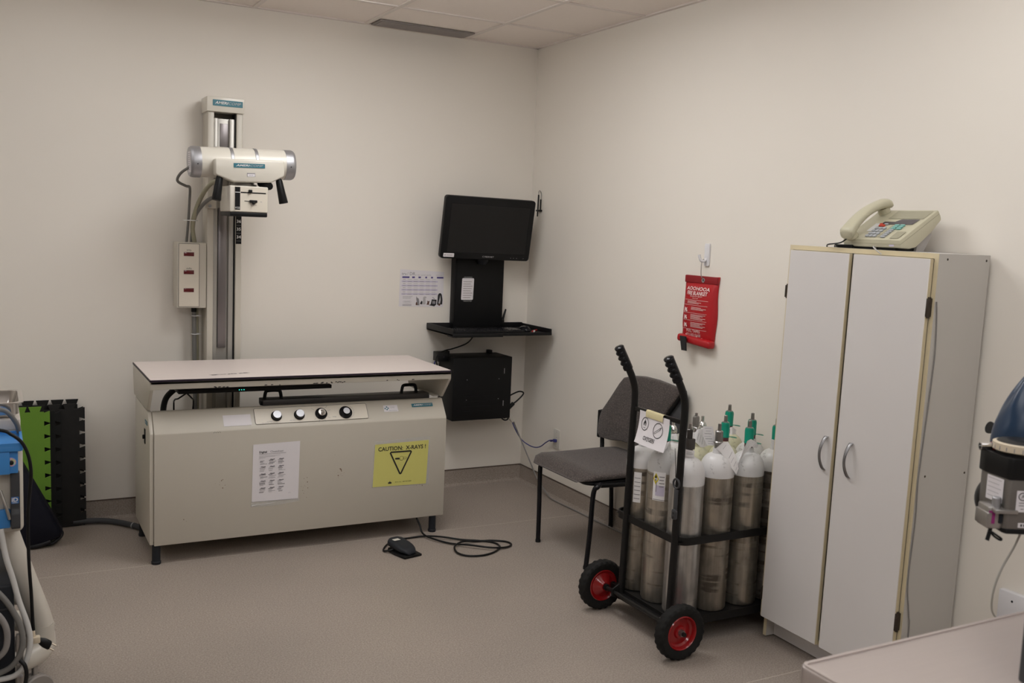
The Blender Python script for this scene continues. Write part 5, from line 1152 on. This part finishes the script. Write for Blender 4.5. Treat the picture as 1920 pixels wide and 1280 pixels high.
B('greyhose').tube([(-3.0, -1.88, .955), (-2.93, -1.90, .945), (-2.905, -1.90, .935), (-2.880, -1.885, .895), (-2.873, -1.87, .865)], .0075, 12).build('hose', Tr)
B('plate').lathe((-2.925, -1.80, .906), Z, [(.020, 0), (.022, .004), (.018, .008), (.001, .009)], 24).build('worktop_cap', Tr)
bp_ = B('steel_dk').box(-2.894, -2.874, -2.075, -2.055, .10, .275, .003); bp_.build('bracket_plate', Tr)
for z in (.185, .145): B('silver').lathe((-2.883, -2.0755, z), -Y, [(.006, 0), (.006, .003), (.003, .005), (.001, .005)], 10).build('bolt', Tr)
ts = B('traysteel'); o1, o2 = rrect(-3.22, -2.858, -1.868, -1.598, .03, 5), rrect(-3.205, -2.872, -1.853, -1.613, .025, 5); o3 = rrect(-3.19, -2.886, -1.84, -1.626, .02, 5)
ts.rings([[V((*p, z)) for p in o_] for o_, z in ((o3, .907), (o2, .918), (o2, .952), (o1, .955), (o1, .958), (o2, .9575), ([(p[0] * .9995 - .0015, p[1]) for p in o2], .954), ([(p[0], p[1]) for p in o3], .911))])
ts.build('steel_tray', None, 'polished steel instrument tray lying on the trolley worktop', 'tray', sharp=50)
ec = B('chassis').box(-3.40, -2.897, -2.06, -1.68, .03, .432, .008, 3).m('dkgrey').box(-3.39, -2.905, -2.063, -2.055, .355, .36); ec.build('equipment_case', None, 'dark charcoal equipment box on the base of the beige trolley', 'equipment box')

# ------------------------------------------------------------------ foam mats, bag, floor things
def foam(x0, x1, z0, z1, y, th, mname, label, tabs='tr', n=8, lean=.05, off=0.):
    outl = []; s_ = .61 / 9.0; d_ = .026; w1, w2_ = .30, .44
    wd_, hg_ = x1 - x0, z1 - z0
    def edge(p, dirv, nv, L, on):
        pts = [p]; k = int(round(L / s_))
        if on:
            for i in range(k):
                c_ = (i + .5 + off) / k * L
                if c_ > L - .02: continue
                for a, b_ in ((-w1, 0), (-w2_, 1), (w2_, 1), (w1, 0)): pts.append((p[0] + dirv[0] * (c_ + a * s_) + nv[0] * d_ * b_, p[1] + dirv[1] * (c_ + a * s_) + nv[1] * d_ * b_))
        return pts
    outl += edge((0, 0), (1, 0), (0, -1), wd_, 'b' in tabs) + edge((wd_, 0), (0, 1), (1, 0), hg_, 'r' in tabs) + edge((wd_, hg_), (-1, 0), (0, 1), wd_, 't' in tabs) + edge((0, hg_), (0, -1), (-1, 0), hg_, 'l' in tabs)
    ln = math.atan2(lean, hg_)
    mb = B(mname); mb.T = Matrix.Translation((x0, y, z0)) @ Matrix.Rotation(-ln, 4, 'X')
    mb.prism(outl, (0, 0, 0), X, Z, th, .0015, 1)
    mb.build('foam_mat', None, label, 'foam mat', 'interlocking foam mats leaning on the wall', sharp=30)
foam(-3.170, -2.572, .002, .612, -.062, .011, 'matblack', 'black foam mat at the back of the stack, its tabs standing above the rest', 'tr', off=-.12)
foam(-3.185, -2.566, .002, .592, -.078, .011, 'matblack2', 'black foam mat with the tabbed edge nearest the x-ray table', 'tr', off=.15)
foam(-3.28, -2.676, .002, .590, -.094, .011, 'matblack', 'black foam mat directly behind the green mat', 'r')
foam(-3.32, -2.726, .012, .590, -.112, .011, 'matgreen', 'lime green foam mat in front of the black mats', 'tr', off=.1)
ba = thing('carry_bag', 'dark navy fabric bag with a black loop handle in front of the mats', 'bag', (-2.9, -.33, 0))
pr2 = [(-3.22, .02), (-3.20, .46), (-2.93, .52), (-2.838, .425), (-2.665, .070), (-2.672, .045), (-2.72, .022), (-2.80, .004)]
mb = B('navy'); cxb, czb = -2.95, .22
mb.rings([[V((cxb + (p[0] - cxb) * k, y_, max(.003, czb + (p[1] - czb) * k))) for p in pr2] for y_, k in ((-.26, .9), (-.27, .96), (-.29, 1), (-.33, 1.005), (-.37, 1), (-.39, .97), (-.40, .90), (-.405, .5))])
mb.build('bag_body', ba, sharp=50)
B('bagrim').tube([(-2.83, -.385, .014), (-2.77, -.39, .018), (-2.72, -.385, .032)], .012, 10).build('bottom_piping', ba)
B('bagrim').tube([(-2.74, -.36, .014), (-2.72, -.37, .012), (-2.69, -.365, .026), (-2.668, -.35, .046), (-2.672, -.34, .060), (-2.70, -.34, .045), (-2.73, -.35, .025)], .008, 10, loop=True).build('loop_handle', ba)
cable('vacuum_hose', 'dark grey hose lying on the floor from the mats to the x-ray table', 'dkgrey', [(-2.60, -.075, .02), (-2.53, -.080, .02), (-2.45, -.10, .018), (-2.38, -.165, .018), (-2.325, -.24, .018), (-2.29, -.30, .018), (-2.2, -.36, .018)], .0145, 'hose', extra=lambda mb: mb.m('silver').lathe((-2.335, -.228, .018), V((.6, -.75, 0)), [(.0155, -.004), (.016, 0), (.0155, .004)], 16, cap=False))
fp = thing('foot_pedal', 'black foot pedal with its cord coiled on the floor before the x-ray table', 'foot pedal', (-1.22, -1.09, 0))
PT = Matrix.Translation((-1.212, -1.052, 0)) @ Matrix.Rotation(math.radians(14), 4, 'Z')
def PB(n): mb = B(n); mb.T = PT; return mb
sole = [(-.050, -.082), (.050, -.082), (.056, .0), (.050, .06), (.03, .085), (-.03, .085), (-.05, .06), (-.056, 0)]
PB('black').prism(sole, (0, 0, .001), X, Y, .010, .002).build('pedal_base', fp)
q = PB('chassis'); RR = []
for k in range(18):
    t = k / 17; y_ = .080 - .150 * t; hw = .047 * (1 - .55 * max(0, (t - .55) / .45) ** 2.2) * (1 - .25 * max(0, 1 - t / .12) ** 2); hh = .018 + .020 * (1 - t) + .006 * math.sin(PI * t); hh *= (1 - .5 * max(0, (t - .9) / .1))
    RR.append([V((hw * math.copysign(abs(math.cos(2 * PI * j / 24)) ** .6, math.cos(2 * PI * j / 24)), y_, .012 + hh / 2 + hh / 2 * math.copysign(abs(math.sin(2 * PI * j / 24)) ** .6, math.sin(2 * PI * j / 24)) + .010 * (1 - t))) for j in range(24)])
q.rings(RR); q.build('pedal', fp, sharp=80)
PB('plate').box(-.030, .004, .030, .055, .0575, .0590, .0005).build('pedal_label', fp, 'small pale label')
B('black').tube([(-1.255, -1.035, .020), (-1.280, -1.028, .012), (-1.292, -.995, .006), (-1.245, -.92, .005), (-1.18, -.870, .005), (-1.10, -.862, .005), (-1.03, -.875, .010), (-.955, -.925, .013), (-.875, -.985, .008), (-.80, -1.025, .006), (-.74, -1.075, .006), (-.735, -1.145, .006), (-.79, -1.205, .006), (-.87, -1.235, .006), (-.945, -1.215, .006), (-.975, -1.16, .008), (-.955, -1.085, .012), (-.89, -1.035, .014), (-.81, -1.035, .007), (-.73, -1.05, .006), (-.672, -1.09, .006), (-.668, -1.14, .006), (-.72, -1.175, .008), (-.80, -1.165, .014), (-.88, -1.10, .016), (-.95, -1.02, .008), (-1.01, -.93, .013), (-1.03, -.86, .02), (-1.03, -.82, .05), (-1.045, -.79, .10)], .0048, 10).build('cord', fp)

# ------------------------------------------------------------------ camera, world, view
cam = bpy.data.cameras.new('camera'); co = bpy.data.objects.new('camera', cam); C.objects.link(co)
cam.sensor_width = 36; cam.lens = 1817.64 * 36 / 1920; cam.clip_start = .02
r_, u_, w_ = V((.88139073, -.47053871, .04175769)), V((.01645391, .11892323, .99276711)), V((.47210132, .87432865, -.11256003))
mt = Matrix((r_, u_, -w_)).transposed().to_4x4(); mt.translation = V((-2.94187, -5.26941, 1.56245)); co.matrix_world = mt
cam.dof.use_dof = True; cam.dof.focus_distance = 4.4; cam.dof.aperture_fstop = 6.3
bpy.context.scene.camera = co
wd = bpy.data.worlds.new('world'); bpy.context.scene.world = wd; wd.use_nodes = True
wd.node_tree.nodes['Background'].inputs[0].default_value = (1, .95, .88, 1); wd.node_tree.nodes['Background'].inputs[1].default_value = .02
vs = bpy.context.scene.view_settings
bpy.context.scene.display_settings.display_device = 'sRGB'
vs.view_transform = 'Standard'; vs.look = 'None'; vs.gamma = 1; vs.exposure = 0.0; vs.use_curve_mapping = False
